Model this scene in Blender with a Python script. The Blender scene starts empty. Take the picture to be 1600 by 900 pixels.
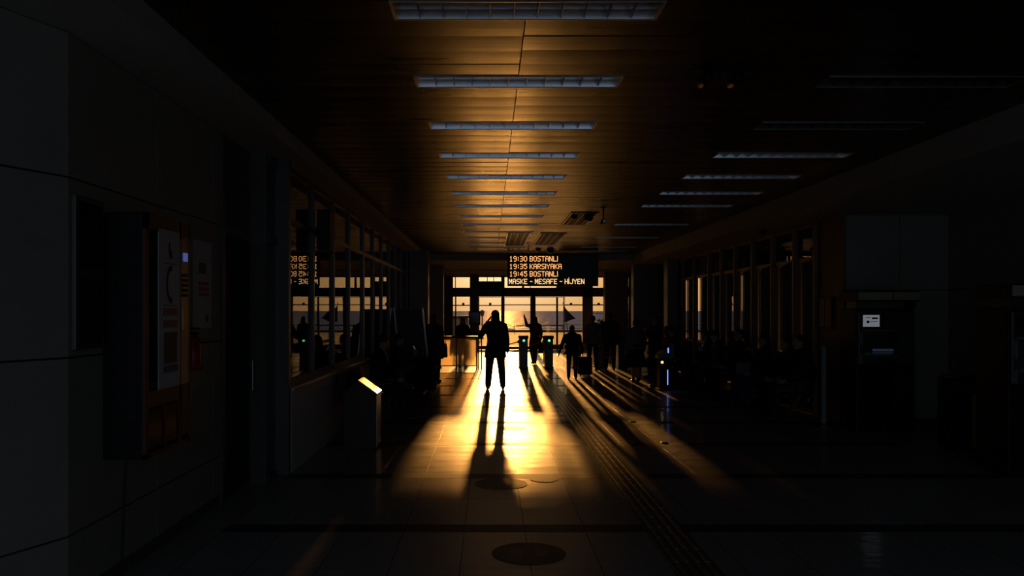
import bpy, bmesh, math, random
from mathutils import Vector, Matrix, Euler
random.seed(7)
S = bpy.context.scene
C = S.collection
PI = math.pi
F, H0 = 1250.0, 1.75            # focal length in pixels of the 1600 px frame, eye height

# ------------------------------------------------------------------ camera
cd = bpy.data.cameras.new('camera'); cam = bpy.data.objects.new('camera', cd); C.objects.link(cam)
cam.location = (0, 0, H0); cam.rotation_euler = (PI/2, 0, 0)
cd.sensor_width = 36; cd.lens = F*36/1600; cd.shift_x = 35/1600; cd.shift_y = 35/1600
cd.clip_start = .05; cd.clip_end = 6000
S.camera = cam
# ------------------------------------------------------------------ sun and sky
SUN_EL, SUN_AZ = math.radians(5.2), math.radians(1.0)
sdir = Vector((math.sin(SUN_AZ)*math.cos(SUN_EL), math.cos(SUN_AZ)*math.cos(SUN_EL), math.sin(SUN_EL)))
sl = bpy.data.lights.new('sun', 'SUN'); so = bpy.data.objects.new('sun', sl); C.objects.link(so)
so.rotation_euler = sdir.to_track_quat('Z', 'Y').to_euler(); so.location = (3, 60, 20)
sl.energy = 5.5; sl.angle = math.radians(.9); sl.color = (1, .42, .09)
W = bpy.data.worlds.new('sunset_sky'); S.world = W; W.use_nodes = True
SKY, GLOW, REAR = .9, .9, 1.9

def sky():
    nt = W.node_tree; n = nt.nodes; l = nt.links; n.clear()
    out = n.new('ShaderNodeOutputWorld'); bg = n.new('ShaderNodeBackground'); l.new(bg.outputs[0], out.inputs[0])
    tc = n.new('ShaderNodeTexCoord'); sx = n.new('ShaderNodeSeparateXYZ'); l.new(tc.outputs['Generated'], sx.inputs[0])
    def math_(op, a, b=None):
        m = n.new('ShaderNodeMath'); m.operation = op
        for i, v in enumerate((a, b)):
            if v is None: continue
            if hasattr(v, 'links'): l.new(v, m.inputs[i])
            else: m.inputs[i].default_value = v
        return m.outputs[0]
    def ramp(fac, stops):
        r = n.new('ShaderNodeValToRGB'); l.new(fac, r.inputs[0]); e = r.color_ramp.elements
        while len(e) < len(stops): e.new(.5)
        for el, (p, c) in zip(e, stops): el.position = p; el.color = (*c, 1)
        return r.outputs[0]
    west = ramp(math_('MAXIMUM', sx.outputs[2], 0.0), [(0, (.92, .48, .17)), (.04, (.98, .54, .20)), (.15, (.80, .52, .28)), (.4, (.35, .36, .42)), (1, (.12, .17, .28))])
    east = ramp(math_('MAXIMUM', sx.outputs[2], 0.0), [(0, (.080*REAR, .105*REAR, .140*REAR)), (.3, (.085*REAR, .115*REAR, .16*REAR)), (1, (.06*REAR, .10*REAR, .17*REAR))])
    mr = n.new('ShaderNodeMapRange'); l.new(sx.outputs[1], mr.inputs[0]); mr.inputs[1].default_value = -.5; mr.inputs[2].default_value = .75
    mx = n.new('ShaderNodeMix'); mx.data_type = 'RGBA'; l.new(mr.outputs[0], mx.inputs[0]); l.new(east, mx.inputs[6]); l.new(west, mx.inputs[7])
    vd = n.new('ShaderNodeVectorMath'); vd.operation = 'DOT_PRODUCT'; l.new(tc.outputs['Generated'], vd.inputs[0]); vd.inputs[1].default_value = sdir
    d = math_('MAXIMUM', vd.outputs['Value'], 0.0)
    g1 = math_('MULTIPLY', math_('POWER', d, 900.0), GLOW); g2 = math_('MULTIPLY', math_('POWER', d, 260.0), .85)
    gl = n.new('ShaderNodeMix'); gl.data_type = 'RGBA'; gl.blend_type = 'ADD'; gl.inputs[0].default_value = 1
    sc = n.new('ShaderNodeVectorMath'); sc.operation = 'SCALE'; sc.inputs[0].default_value = (1, .76, .46); l.new(math_('ADD', g1, g2), sc.inputs['Scale'])
    l.new(mx.outputs[2], gl.inputs[6]); l.new(sc.outputs[0], gl.inputs[7])
    l.new(gl.outputs[2], bg.inputs[0]); bg.inputs[1].default_value = SKY
sky()
S.view_settings.view_transform = 'Standard'; S.view_settings.look = 'None'
S.view_settings.exposure = 0.0; S.view_settings.gamma = 1; S.view_settings.use_curve_mapping = False
cy = S.cycles
cy.max_bounces = 10; cy.glossy_bounces = 6; cy.diffuse_bounces = 4; cy.transparent_max_bounces = 24; cy.transmission_bounces = 6
cy.sample_clamp_indirect = 6; cy.blur_glossy = .1; cy.use_denoising = True

# ------------------------------------------------------------------ materials
M = {}
def mat(name, col, rough=.6, metal=0, noise=0, scale=8, bump=0, bscale=60, emit=None, estr=1, spec=.5, coat=0):
    m = bpy.data.materials.new(name); m.use_nodes = True; nt = m.node_tree; n = nt.nodes; l = nt.links
    b = n['Principled BSDF']; b.inputs['Roughness'].default_value = rough; b.inputs['Metallic'].default_value = metal
    b.inputs['Base Color'].default_value = (*col, 1); b.inputs['Specular IOR Level'].default_value = spec
    if coat: b.inputs['Coat Weight'].default_value = coat; b.inputs['Coat Roughness'].default_value = .1
    tc = n.new('ShaderNodeTexCoord')
    if noise:
        t = n.new('ShaderNodeTexNoise'); t.inputs['Scale'].default_value = scale; t.inputs['Detail'].default_value = 5; l.new(tc.outputs['Object'], t.inputs[0])
        r = n.new('ShaderNodeValToRGB'); l.new(t.outputs[0], r.inputs[0]); e = r.color_ramp.elements
        e[0].position = .3; e[1].position = .7
        e[0].color = (*[c*(1-noise) for c in col], 1); e[1].color = (*[min(1, c*(1+noise)) for c in col], 1)
        l.new(r.outputs[0], b.inputs['Base Color'])
    if bump:
        t2 = n.new('ShaderNodeTexNoise'); t2.inputs['Scale'].default_value = bscale; l.new(tc.outputs['Object'], t2.inputs[0])
        bp = n.new('ShaderNodeBump'); bp.inputs['Strength'].default_value = bump; bp.inputs['Distance'].default_value = .01
        l.new(t2.outputs[0], bp.inputs['Height']); l.new(bp.outputs[0], b.inputs['Normal'])
    if emit:
        b.inputs['Emission Color'].default_value = (*emit, 1); b.inputs['Emission Strength'].default_value = estr
    M[name] = m; return m
def glass(name, tint=(.95, .95, .93), rough=.0):
    m = bpy.data.materials.new(name); m.use_nodes = True; nt = m.node_tree; n = nt.nodes; l = nt.links; n.clear()
    o = n.new('ShaderNodeOutputMaterial'); mx = n.new('ShaderNodeMixShader'); t = n.new('ShaderNodeBsdfTransparent'); g = n.new('ShaderNodeBsdfGlossy'); f = n.new('ShaderNodeFresnel')
    t.inputs[0].default_value = (*tint, 1); g.inputs['Roughness'].default_value = rough; f.inputs[0].default_value = 1.5
    tc = n.new('ShaderNodeTexCoord'); ns = n.new('ShaderNodeTexNoise'); ns.inputs['Scale'].default_value = .9; bp = n.new('ShaderNodeBump')
    bp.inputs['Strength'].default_value = .10; bp.inputs['Distance'].default_value = .01
    l.new(tc.outputs['Object'], ns.inputs[0]); l.new(ns.outputs[0], bp.inputs['Height']); l.new(bp.outputs[0], g.inputs['Normal'])
    l.new(f.outputs[0], mx.inputs[0]); l.new(t.outputs[0], mx.inputs[1]); l.new(g.outputs[0], mx.inputs[2]); l.new(mx.outputs[0], o.inputs[0])
    M[name] = m; return m
mat('wall_panel', (.30, .265, .215), .55, noise=.05, scale=3, bump=.05)
mat('white_paint', (.74, .70, .62), .5, noise=.04, scale=3)
mat('joint', (.03, .03, .03), .8)
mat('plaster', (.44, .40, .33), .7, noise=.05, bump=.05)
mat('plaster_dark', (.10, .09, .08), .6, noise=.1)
mat('column_stone', (.20, .17, .14), .35, noise=.15, scale=12)
mat('frame_alu', (.16, .14, .12), .4, metal=.6, noise=.05)
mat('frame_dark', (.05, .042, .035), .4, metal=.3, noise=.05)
mat('frame_wood', (.30, .16, .07), .4, noise=.15, scale=10)
mat('pillar_red', (.22, .10, .05), .5, noise=.1)
mat('blue_panel', (.03, .045, .07), .75, noise=.1, spec=.2)
mat('sill_stone', (.60, .52, .42), .25, noise=.1, scale=20)
mat('black_plastic', (.010, .009, .009), .5, noise=.2, spec=.25)
mat('black_gloss', (.01, .01, .01), .12)
mat('sign_face', (.014, .009, .007), .35, noise=.2, scale=90)
mat('led', (.2, .08, .02), .4, emit=(1, .44, .15), estr=1.45)
mat('led_bright', (.2, .1, .03), .4, emit=(1, .55, .2), estr=1.7)
mat('green_light', (.05, .3, .1), .4, emit=(.15, 1, .35), estr=1.6)
mat('blue_light', (.05, .1, .3), .4, emit=(.2, .32, 1), estr=1.5)
mat('blue_dim', (.05, .1, .3), .4, emit=(.22, .32, 1), estr=.22)
mat('amber_light', (.3, .2, .05), .4, emit=(1, .62, .2), estr=1.6)
mat('red_light', (.3, .03, .03), .4, emit=(1, .12, .12), estr=.35)
mat('screen_white', (.3, .3, .3), .3, emit=(.85, .9, 1), estr=.16)
mat('screen_blue', (.05, .06, .1), .3, emit=(.3, .38, .7), estr=.04)
mat('reflector', (.86, .88, .92), .22, metal=1, bump=.06, bscale=8)
mat('tube_white', (.5, .52, .55), .5)
mat('louvre', (.18, .18, .19), .4, metal=1)
mat('fixture_frame', (.45, .42, .38), .35, metal=.8)
mat('steel', (.45, .43, .40), .28, metal=1, noise=.05, bump=.03)
mat('dark_steel', (.10, .095, .09), .35, metal=.8, noise=.1)
mat('brass', (.5, .33, .12), .35, metal=1, noise=.1)
mat('red_paint', (.13, .013, .01), .35, noise=.08)
mat('red_bright', (.5, .03, .02), .3, noise=.05)
mat('paper', (.55, .55, .55), .5, noise=.03)
mat('paper_blue', (.06, .10, .28), .5); mat('paper_red', (.4, .04, .03), .5); mat('ink', (.03, .03, .035), .5)
mat('pack_blue', (.10, .16, .24), .35); mat('pack_white', (.5, .5, .5), .35); mat('pack_red', (.35, .06, .04), .35)
mat('yellow_paint', (.38, .32, .04), .45, noise=.08)
mat('cream_band', (.42, .38, .22), .45)
mat('box_wood', (.05, .03, .02), .45, noise=.2, scale=14)
mat('sunlit_metal', (.55, .5, .42), .22, metal=1)
mat('rubber', (.02, .02, .02), .7)
mat('cable', (.015, .015, .015), .5)
mat('sticker', (.035, .035, .036), .5, noise=.2, scale=20)
mat('sticker_light', (.075, .07, .065), .5, noise=.2, scale=20)
mat('tactile', (.36, .27, .14), .3, metal=.5, noise=.1)
mat('tactile_base', (.11, .10, .085), .35, noise=.15, scale=20)
mat('quay', (.09, .075, .05), .8, spec=.06, noise=.15, scale=2, bump=.15, bscale=4)
mat('flag_cloth', (.05, .01, .012), .7, noise=.1)
mat('leaf', (.05, .08, .025), .6, noise=.3); mat('pot', (.16, .09, .05), .7, noise=.1)
mat('skin', (.42, .25, .17), .5, noise=.06, spec=.4); mat('skin_tan', (.33, .19, .12), .5, noise=.06)
mat('eye', (.05, .04, .04), .2)
for nm, c in dict(black=(.018, .017, .017), navy=(.02, .025, .045), grey=(.16, .165, .17), brown=(.06, .035, .02), olive=(.05, .05, .03), burgundy=(.07, .015, .02),
                  denim=(.035, .05, .09), charcoal=(.04, .04, .042), beige=(.22, .17, .12)).items():
    mat('cloth_'+nm, c, .85, noise=.2, scale=30, bump=.25, bscale=120, spec=.2)
mat('hair_dark', (.015, .011, .009), .55, noise=.3, scale=60, bump=.3, bscale=150); mat('hair_brown', (.05, .028, .015), .5, noise=.3, scale=60, bump=.3, bscale=150)
mat('leather', (.02, .016, .014), .35, noise=.2)
glass('clear_glass'); glass('office_glass', (.5, .5, .5))
def floor_mat():
    m = bpy.data.materials.new('granite_floor'); m.use_nodes = True; nt = m.node_tree; n = nt.nodes; l = nt.links; b = n['Principled BSDF']
    tc = n.new('ShaderNodeTexCoord'); mp = n.new('ShaderNodeMapping'); l.new(tc.outputs['Object'], mp.inputs[0]); mp.inputs['Location'].default_value = (.20, -.43, 0)
    br = n.new('ShaderNodeTexBrick'); l.new(mp.outputs[0], br.inputs[0]); br.offset = 0; br.offset_frequency = 1
    for k, v in dict(Scale=1, **{'Mortar Size': .004, 'Brick Width': .48, 'Row Height': 1.0, 'Mortar Smooth': .3, 'Bias': 0}).items(): br.inputs[k].default_value = v
    br.inputs['Color1'].default_value = (.42, .395, .36, 1); br.inputs['Color2'].default_value = (.50, .47, .42, 1); br.inputs['Mortar'].default_value = (.05, .045, .04, 1)
    ns = n.new('ShaderNodeTexNoise'); ns.inputs['Scale'].default_value = 5; ns.inputs['Detail'].default_value = 8; l.new(tc.outputs['Object'], ns.inputs[0])
    mx = n.new('ShaderNodeMix'); mx.data_type = 'RGBA'; mx.blend_type = 'MULTIPLY'; mx.inputs[0].default_value = .6
    r = n.new('ShaderNodeValToRGB'); l.new(ns.outputs[0], r.inputs[0]); r.color_ramp.elements[0].position = .3; r.color_ramp.elements[0].color = (.6, .6, .6, 1)
    l.new(br.outputs[0], mx.inputs[6]); l.new(r.outputs[0], mx.inputs[7]); l.new(mx.outputs[2], b.inputs['Base Color'])
    m2 = n.new('ShaderNodeMapRange'); l.new(ns.outputs[0], m2.inputs[0]); m2.inputs[1].default_value = .3; m2.inputs[2].default_value = .7; m2.inputs[3].default_value = .33; m2.inputs[4].default_value = .46; b.inputs['Coat Weight'].default_value = .3; b.inputs['Coat Roughness'].default_value = .11
    l.new(m2.outputs[0], b.inputs['Roughness'])
    # each slab lies a hair out of level, worn in long shallow waves
    mp2 = n.new('ShaderNodeMapping'); l.new(tc.outputs['Object'], mp2.inputs[0]); mp2.inputs['Scale'].default_value = (.55, 2.2, 1)
    n3 = n.new('ShaderNodeTexNoise'); n3.inputs['Scale'].default_value = 1.1; n3.inputs['Detail'].default_value = 3; l.new(mp2.outputs[0], n3.inputs[0])
    b1 = n.new('ShaderNodeBump'); b1.inputs['Strength'].default_value = .5; b1.inputs['Distance'].default_value = .02; l.new(n3.outputs[0], b1.inputs['Height'])
    b2 = n.new('ShaderNodeBump'); b2.invert = True; b2.inputs['Strength'].default_value = .5; b2.inputs['Distance'].default_value = .003; l.new(br.outputs['Fac'], b2.inputs['Height']); l.new(b1.outputs[0], b2.inputs['Normal'])
    l.new(b2.outputs[0], b.inputs['Normal']); l.new(b2.outputs[0], b.inputs['Coat Normal']); b.inputs['Specular IOR Level'].default_value = .22
    M['floor'] = m
floor_mat()
mat('band', (.06, .05, .035), .5, noise=.2, scale=25, spec=.3)
def ceil_mat():
    m = mat('plank_metal', (.055, .026, .009), .24, metal=.0, spec=.16)
    n = m.node_tree.nodes; l = m.node_tree.links; b = n['Principled BSDF']
    tc = n.new('ShaderNodeTexCoord'); mp = n.new('ShaderNodeMapping'); mp.inputs['Scale'].default_value = (.6, 3.4, 1); l.new(tc.outputs['Object'], mp.inputs[0])
    ns = n.new('ShaderNodeTexNoise'); ns.inputs['Scale'].default_value = 1.0; ns.inputs['Detail'].default_value = 4; l.new(mp.outputs[0], ns.inputs[0])
    bp = n.new('ShaderNodeBump'); bp.inputs['Strength'].default_value = .25; bp.inputs['Distance'].default_value = .02; l.new(ns.outputs[0], bp.inputs['Height']); l.new(bp.outputs[0], b.inputs['Normal'])
    mr = n.new('ShaderNodeMapRange'); l.new(ns.outputs[0], mr.inputs[0]); mr.inputs[3].default_value = .22; mr.inputs[4].default_value = .36; l.new(mr.outputs[0], b.inputs['Roughness'])
ceil_mat()
def sea_mat():
    m = bpy.data.materials.new('sea_water'); m.use_nodes = True; n = m.node_tree.nodes; l = m.node_tree.links; n.clear(); M['sea_water'] = m
    o = n.new('ShaderNodeOutputMaterial'); mx = n.new('ShaderNodeMixShader'); d = n.new('ShaderNodeBsdfDiffuse'); g = n.new('ShaderNodeBsdfGlossy')
    d.inputs[0].default_value = (.20, .20, .20, 1); g.inputs['Roughness'].default_value = .42; g.inputs[0].default_value = (.9, .9, .9, 1)
    tc = n.new('ShaderNodeTexCoord'); mp = n.new('ShaderNodeMapping'); mp.inputs['Scale'].default_value = (.35, .12, 1); l.new(tc.outputs['Object'], mp.inputs[0])
    ns = n.new('ShaderNodeTexNoise'); ns.inputs['Scale'].default_value = 1.2; ns.inputs['Detail'].default_value = 6; l.new(mp.outputs[0], ns.inputs[0])
    bp = n.new('ShaderNodeBump'); bp.inputs['Strength'].default_value = .8; bp.inputs['Distance'].default_value = .9; l.new(ns.outputs[0], bp.inputs['Height']); l.new(bp.outputs[0], g.inputs['Normal'])
    r = n.new('ShaderNodeMapRange'); r.inputs[1].default_value = .35; r.inputs[2].default_value = .65; r.inputs[3].default_value = .0; r.inputs[4].default_value = .08; l.new(ns.outputs[0], r.inputs[0]); l.new(r.outputs[0], mx.inputs[0])
    l.new(d.outputs[0], mx.inputs[1]); l.new(g.outputs[0], mx.inputs[2]); l.new(mx.outputs[0], o.inputs[0])
sea_mat()
def translucent(name, col):
    m = bpy.data.materials.new(name); m.use_nodes = True; n = m.node_tree.nodes; l = m.node_tree.links; n.clear()
    o = n.new('ShaderNodeOutputMaterial'); mx = n.new('ShaderNodeMixShader'); d = n.new('ShaderNodeBsdfDiffuse'); t = n.new('ShaderNodeBsdfTranslucent')
    tc = n.new('ShaderNodeTexCoord'); ns = n.new('ShaderNodeTexNoise'); ns.inputs['Scale'].default_value = 1.5; l.new(tc.outputs['Object'], ns.inputs[0])
    r = n.new('ShaderNodeValToRGB'); l.new(ns.outputs[0], r.inputs[0]); r.color_ramp.elements[0].color = (*[c*.85 for c in col], 1); r.color_ramp.elements[1].color = (*col, 1)
    l.new(r.outputs[0], d.inputs[0]); l.new(r.outputs[0], t.inputs[0]); mx.inputs[0].default_value = .8
    l.new(d.outputs[0], mx.inputs[1]); l.new(t.outputs[0], mx.inputs[2])
    tr = n.new('ShaderNodeBsdfTransparent'); tr.inputs[0].default_value = (1, .9, .75, 1); m2 = n.new('ShaderNodeMixShader'); m2.inputs[0].default_value = .42
    l.new(mx.outputs[0], m2.inputs[1]); l.new(tr.outputs[0], m2.inputs[2]); l.new(m2.outputs[0], o.inputs[0]); M[name] = m
translucent('frosted_panel', (.92, .82, .66))

# ------------------------------------------------------------------ mesh helpers
class MB:
    def __init__(s): s.bm = bmesh.new()
    def box(s, x0, x1, y0, y1, z0, z1, rot=None, bev=0):
        c = Vector(((x0+x1)/2, (y0+y1)/2, (z0+z1)/2))
        r = bmesh.ops.create_cube(s.bm, size=1); v = r['verts']
        bmesh.ops.scale(s.bm, vec=(abs(x1-x0), abs(y1-y0), abs(z1-z0)), verts=v)
        if bev:
            ed = list({e for q in v for e in q.link_edges})
            rb = bmesh.ops.bevel(s.bm, geom=ed, offset=bev, segments=2, affect='EDGES', profile=.6)
            v = list({q for f in rb['faces'] for q in f.verts} | {q for q in v if q.is_valid})
        mt = Matrix.Translation(c)
        if rot: mt = mt @ Euler(rot).to_matrix().to_4x4()
        bmesh.ops.transform(s.bm, matrix=mt, verts=v); return s
    def cone(s, p0, r0, p1, r1, seg=16):
        p0, p1 = Vector(p0), Vector(p1); d = p1-p0
        if d.length < 1e-6: return s
        q = d.to_track_quat('Z', 'Y').to_matrix().to_4x4()
        r = bmesh.ops.create_cone(s.bm, cap_ends=True, segments=seg, radius1=r0, radius2=r1, depth=d.length)
        bmesh.ops.transform(s.bm, matrix=Matrix.Translation((p0+p1)/2) @ q, verts=r['verts']); return s
    def cyl(s, p0, p1, r, seg=16): return s.cone(p0, r, p1, r, seg)
    def ell(s, c, r, rot=None, seg=16):
        q = bmesh.ops.create_uvsphere(s.bm, u_segments=seg, v_segments=max(8, seg*2//3), radius=1)
        mt = Matrix.Translation(Vector(c)) @ (rot.to_4x4() if rot else Matrix()) @ Matrix.Diagonal((*r, 1))
        bmesh.ops.transform(s.bm, matrix=mt, verts=q['verts']); return s
    def cap(s, p0, r0, p1, r1, seg=12):
        s.cone(p0, r0, p1, r1, seg); s.ell(p0, (r0,)*3, seg=seg); s.ell(p1, (r1,)*3, seg=seg); return s
    def tube(s, pts, r, seg=8):
        for a, b in zip(pts, pts[1:]): s.cyl(a, b, r, seg)
        for p in pts[1:-1]: s.ell(p, (r,)*3, seg=seg)
        return s
    def loft(s, rings, mtx=None, seg=24):       # rings: (cx, cy, z, rx, ry)
        L = []
        for cx, cy_, z, rx, ry in rings:
            L.append([s.bm.verts.new((mtx or Matrix()) @ Vector((cx+rx*math.cos(2*PI*i/seg), cy_+ry*math.sin(2*PI*i/seg), z))) for i in range(seg)])
        for a, b in zip(L, L[1:]):
            for i in range(seg): s.bm.faces.new((a[i], a[(i+1) % seg], b[(i+1) % seg], b[i]))
        s.bm.faces.new(L[0][::-1]); s.bm.faces.new(L[-1]); return s
    def prism(s, poly, y0, y1, axis='y'):       # polygon in XZ pushed along Y (or YZ along X, XY along Z)
        f = {'y': lambda a, b, t: (a, t, b), 'x': lambda a, b, t: (t, a, b), 'z': lambda a, b, t: (a, b, t)}[axis]
        A = [s.bm.verts.new(f(a, b, y0)) for a, b in poly]; B = [s.bm.verts.new(f(a, b, y1)) for a, b in poly]
        k = len(poly)
        for i in range(k): s.bm.faces.new((A[i], A[(i+1) % k], B[(i+1) % k], B[i]))
        s.bm.faces.new(A[::-1]); s.bm.faces.new(B); return s
    def build(s, name, m, parent=None, loc=None, smooth=False):
        bmesh.ops.recalc_face_normals(s.bm, faces=s.bm.faces)
        me = bpy.data.meshes.new(name); s.bm.to_mesh(me); s.bm.free()
        if smooth:
            for p in me.polygons: p.use_smooth = True
        me.materials.append(M[m] if isinstance(m, str) else m)
        o = bpy.data.objects.new(name, me); C.objects.link(o)
        if parent: o.parent = parent
        if loc: o.location = loc
        return o
def tag(o, label, cat, group=None):
    o['label'] = label; o['category'] = cat
    if group: o['group'] = group
    return o
def thing(name, label, cat, loc=(0, 0, 0), rz=0, group=None):
    o = bpy.data.objects.new(name, None); C.objects.link(o); o.location = loc; o.rotation_euler = (0, 0, rz); o.empty_display_size = .1
    return tag(o, label, cat, group)
def struct(mb, name, m, parent=None, loc=None):
    o = mb.build(name, m, parent, loc)
    if not parent: o['kind'] = 'structure'
    return o
def copy_tree(o, parent=None):
    c = o.copy(); C.objects.link(c)
    if parent: c.parent = parent
    for ch in o.children: copy_tree(ch, c)
    return c
GLYPH = {'0': '01110 10001 10001 10001 10001 10001 01110', '1': '00100 01100 00100 00100 00100 00100 01110', '3': '11110 00001 00001 01110 00001 00001 11110', '4': '00010 00110 01010 10010 11111 00010 00010',
 '5': '11111 10000 11110 00001 00001 10001 01110', '9': '01110 10001 10001 01111 00001 00001 01110', ':': '000 010 010 000 010 010 000', ' ': '00 00 00 00 00 00 00', '-': '0000 0000 0000 1111 0000 0000 0000',
 'B': '11110 10001 10001 11110 10001 10001 11110', 'O': '01110 10001 10001 10001 10001 10001 01110', 'S': '01111 10000 10000 01110 00001 00001 11110', 'T': '11111 00100 00100 00100 00100 00100 00100',
 'A': '01110 10001 10001 11111 10001 10001 10001', 'N': '10001 11001 11001 10101 10011 10011 10001', 'L': '10000 10000 10000 10000 10000 10000 11111', 'I': '1 1 1 1 1 1 1', 'K': '10001 10010 10100 11000 10100 10010 10001',
 'R': '11110 10001 10001 11110 10100 10010 10001', 'Y': '10001 10001 01010 00100 00100 00100 00100', 'M': '10001 11011 11011 10101 10101 10001 10001', 'E': '11111 10000 10000 11110 10000 10000 11111',
 'F': '11111 10000 10000 11110 10000 10000 10000', 'H': '10001 10001 10001 11111 10001 10001 10001', 'J': '00001 00001 00001 00001 00001 10001 01110', '\u0130': '1 1 1 1 1 1 1'}
def led_text(txt, w, h, m, parent, loc):
    b = MB(); cols = 0; cells = []
    for ch in txt:
        g = GLYPH[ch].split()
        for r, line in enumerate(g):
            for c, v in enumerate(line):
                if v == '1': cells.append((cols+c, r))
        if ch == '\u0130': cells.append((cols, -1.7))
        cols += len(g[0])+1
    cols -= 1; cw, rh = w/cols, h/7
    for c, r in cells: b.box(c*cw+cw*.03, (c+1)*cw-cw*.03, -.003, .003, h-(r+1)*rh+rh*.02, h-r*rh-rh*.02)
    return b.build('lettering', m, parent, loc)
def px(x, d): return (x-765)*d/F
def pz(y, d): return H0-(y-485)*d/F

# ------------------------------------------------------------------ the setting
XL, XR = -2.25, 5.43            # glazed sides
CE = 3.5                        # ceiling
FAR = 35.28                     # facade towards the sea
b = MB(); b.box(-6, 9.5, -6, FAR, -.12, 0); struct(b, 'floor', 'floor')
band_y = [6.43 + 2.02*k for k in range(-2, 14)]
b = MB()
for i, y in enumerate(band_y):
    b.prism([(y-.12, -.001), (y-.12, .0006), (y+.105, .0012), (y+.12, -.001)], -2.12, 5.4, 'x')
struct(b, 'trim_1', 'band')
# metal plank ceiling, one pitch = a fifth of the spacing of the lights
PIT = 1.455/5; LY0 = 4.665
ROW1 = (-.56, .99); ROW2 = (2.55, 4.04)
ceil = MB()
NL = 14
def seg_list(light):
    segs = [(-1.955, .211), (.219, 4.5)]
    if not light: return segs
    out = []
    for a, c in segs:
        cur = a
        for p, q in (ROW1, ROW2):
            p, q = p-.012, q+.012
            if q <= cur or p >= c: continue
            if p > cur: out.append((cur, p))
            cur = max(cur, min(q, c))
        if cur < c: out.append((cur, c))
    return out
k0 = -23
for k in range(k0, 70):
    y = LY0 + k*PIT
    if y > 24.85: break
    t1, t2 = random.uniform(-.004, .004), random.uniform(-.004, .004)
    isl = k % 5 == 0 and 0 <= k//5 < NL
    for (a, c) in seg_list(isl):
        t = t1 if c < .3 else t2
        w = PIT/2-.003
        ceil.prism([(y-w, CE+.014+t), (y-w, CE+t*.8), (y-w*.5, CE-.002+t*.4), (y, CE-.003), (y+w*.5, CE-.002-t*.4), (y+w, CE-t*.8), (y+w, CE+.014-t)], a, c, 'x')
ceil.box(-6, 9.5, -2.2, FAR+.3, 3.80, 3.95)
struct(ceil, 'ceiling', 'plank_metal')
# dropped edges of the ceiling
b = MB(); b.box(-2.9, -1.955, -2.2, 24.9, 3.35, 3.79); struct(b, 'trim_2', 'plaster')
b = MB(); b.box(4.5, 7.3, -2.2, 24.9, 3.2, 3.79); struct(b, 'trim_3', 'plaster')
b = MB(); b.box(-2.9, 7.2, 24.9, 30.7, 3.32, 3.79); b.box(-2.9, 7.2, 24.86, 24.9, 3.30, 3.36); b.box(-2.9, 7.2, 30.7, FAR+.2, 3.25, 3.79); struct(b, 'trim_4', 'plaster')
# near left wall of large panels with open joints
b = MB()
ys = [4.59, 5.82, 7.0, 7.2]; zs = [0.10, .45, 1.477, 2.516, 3.35]; g = .006
for y0, y1 in zip(ys, ys[1:]):
    for z0, z1 in zip(zs, zs[1:]): b.box(-2.47, -2.42, y0+g, y1-g, z0+g, z1-g)
fl = lambda t, o=0: (-2.42-o-.157*t, 4.59-.38*t)
for z0, z1 in zip(zs, zs[1:]): b.prism([fl(0), fl(28), fl(28, .05), fl(0, .05)], z0+g, z1-g, 'z')
struct(b, 'wall_left', 'wall_panel')
b = MB(); b.box(-2.60, -2.468, 4.59, 7.2, 0, 3.5); b.prism([fl(0, .048), fl(28, .048), fl(28, .2), fl(0, .18)], 0, 3.5, 'z')
struct(b, 'trim_5', 'joint')
b = MB(); b.box(-2.47, -2.43, 4.6, 7.2, 0, .095); struct(b, 'baseboard_left', 'plaster_dark')
# rooms behind the glazing
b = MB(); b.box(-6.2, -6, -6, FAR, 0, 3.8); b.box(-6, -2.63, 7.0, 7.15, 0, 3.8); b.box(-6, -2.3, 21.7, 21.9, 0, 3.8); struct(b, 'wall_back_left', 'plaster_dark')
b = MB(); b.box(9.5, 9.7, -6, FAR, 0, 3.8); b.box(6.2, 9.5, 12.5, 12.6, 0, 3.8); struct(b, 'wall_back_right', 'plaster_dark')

# left door: blue panel, glazed leaf, frame
d1 = MB()
d1.box(-2.46, -2.40, 7.20, 7.27, 0, 3.35); d1.box(-2.46, -2.26, 8.10, 8.17, 0, 3.35); d1.box(-2.33, -2.25, 8.17, 8.50, 2.44, 2.52); d1.box(-2.33, -2.25, 8.17, 8.50, 0, .05); d1.box(-2.33, -2.25, 8.17, 8.50, 3.25, 3.35)
d1.box(-2.46, -2.405, 7.27, 8.10, 2.44, 2.52); d1.box(-2.46, -2.42, 7.27, 8.10, 3.25, 3.35); d1.box(-2.46, -2.41, 7.27, 8.10, 0, .05)
door = struct(d1, 'door_1', 'frame_alu')
b = MB(); b.box(-2.45, -2.425, 7.27, 8.10, .05, 2.44, bev=.004); b.build('door_leaf', 'blue_panel', door)
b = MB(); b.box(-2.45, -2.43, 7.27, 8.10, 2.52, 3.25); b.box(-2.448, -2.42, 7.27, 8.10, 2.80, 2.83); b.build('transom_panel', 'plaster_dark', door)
b = MB(); b.box(-2.285, -2.275, 8.17, 8.50, .05, 2.44); b.box(-2.285, -2.275, 8.17, 8.50, 2.52, 3.25); b.build('pane', 'office_glass', door)
b = MB(); b.cyl((-2.37, 8.0, .95), (-2.37, 8.0, 1.25), .012); b.cyl((-2.37, 8.0, .98), (-2.43, 8.0, .98), .008); b.cyl((-2.37, 8.0, 1.22), (-2.43, 8.0, 1.22), .008); b.build('door_handle', 'steel', door)
b = MB(); b.box(-2.46, -2.135, 8.50, 8.595, 0, 3.35); struct(b, 'trim_6', 'frame_alu')

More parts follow.
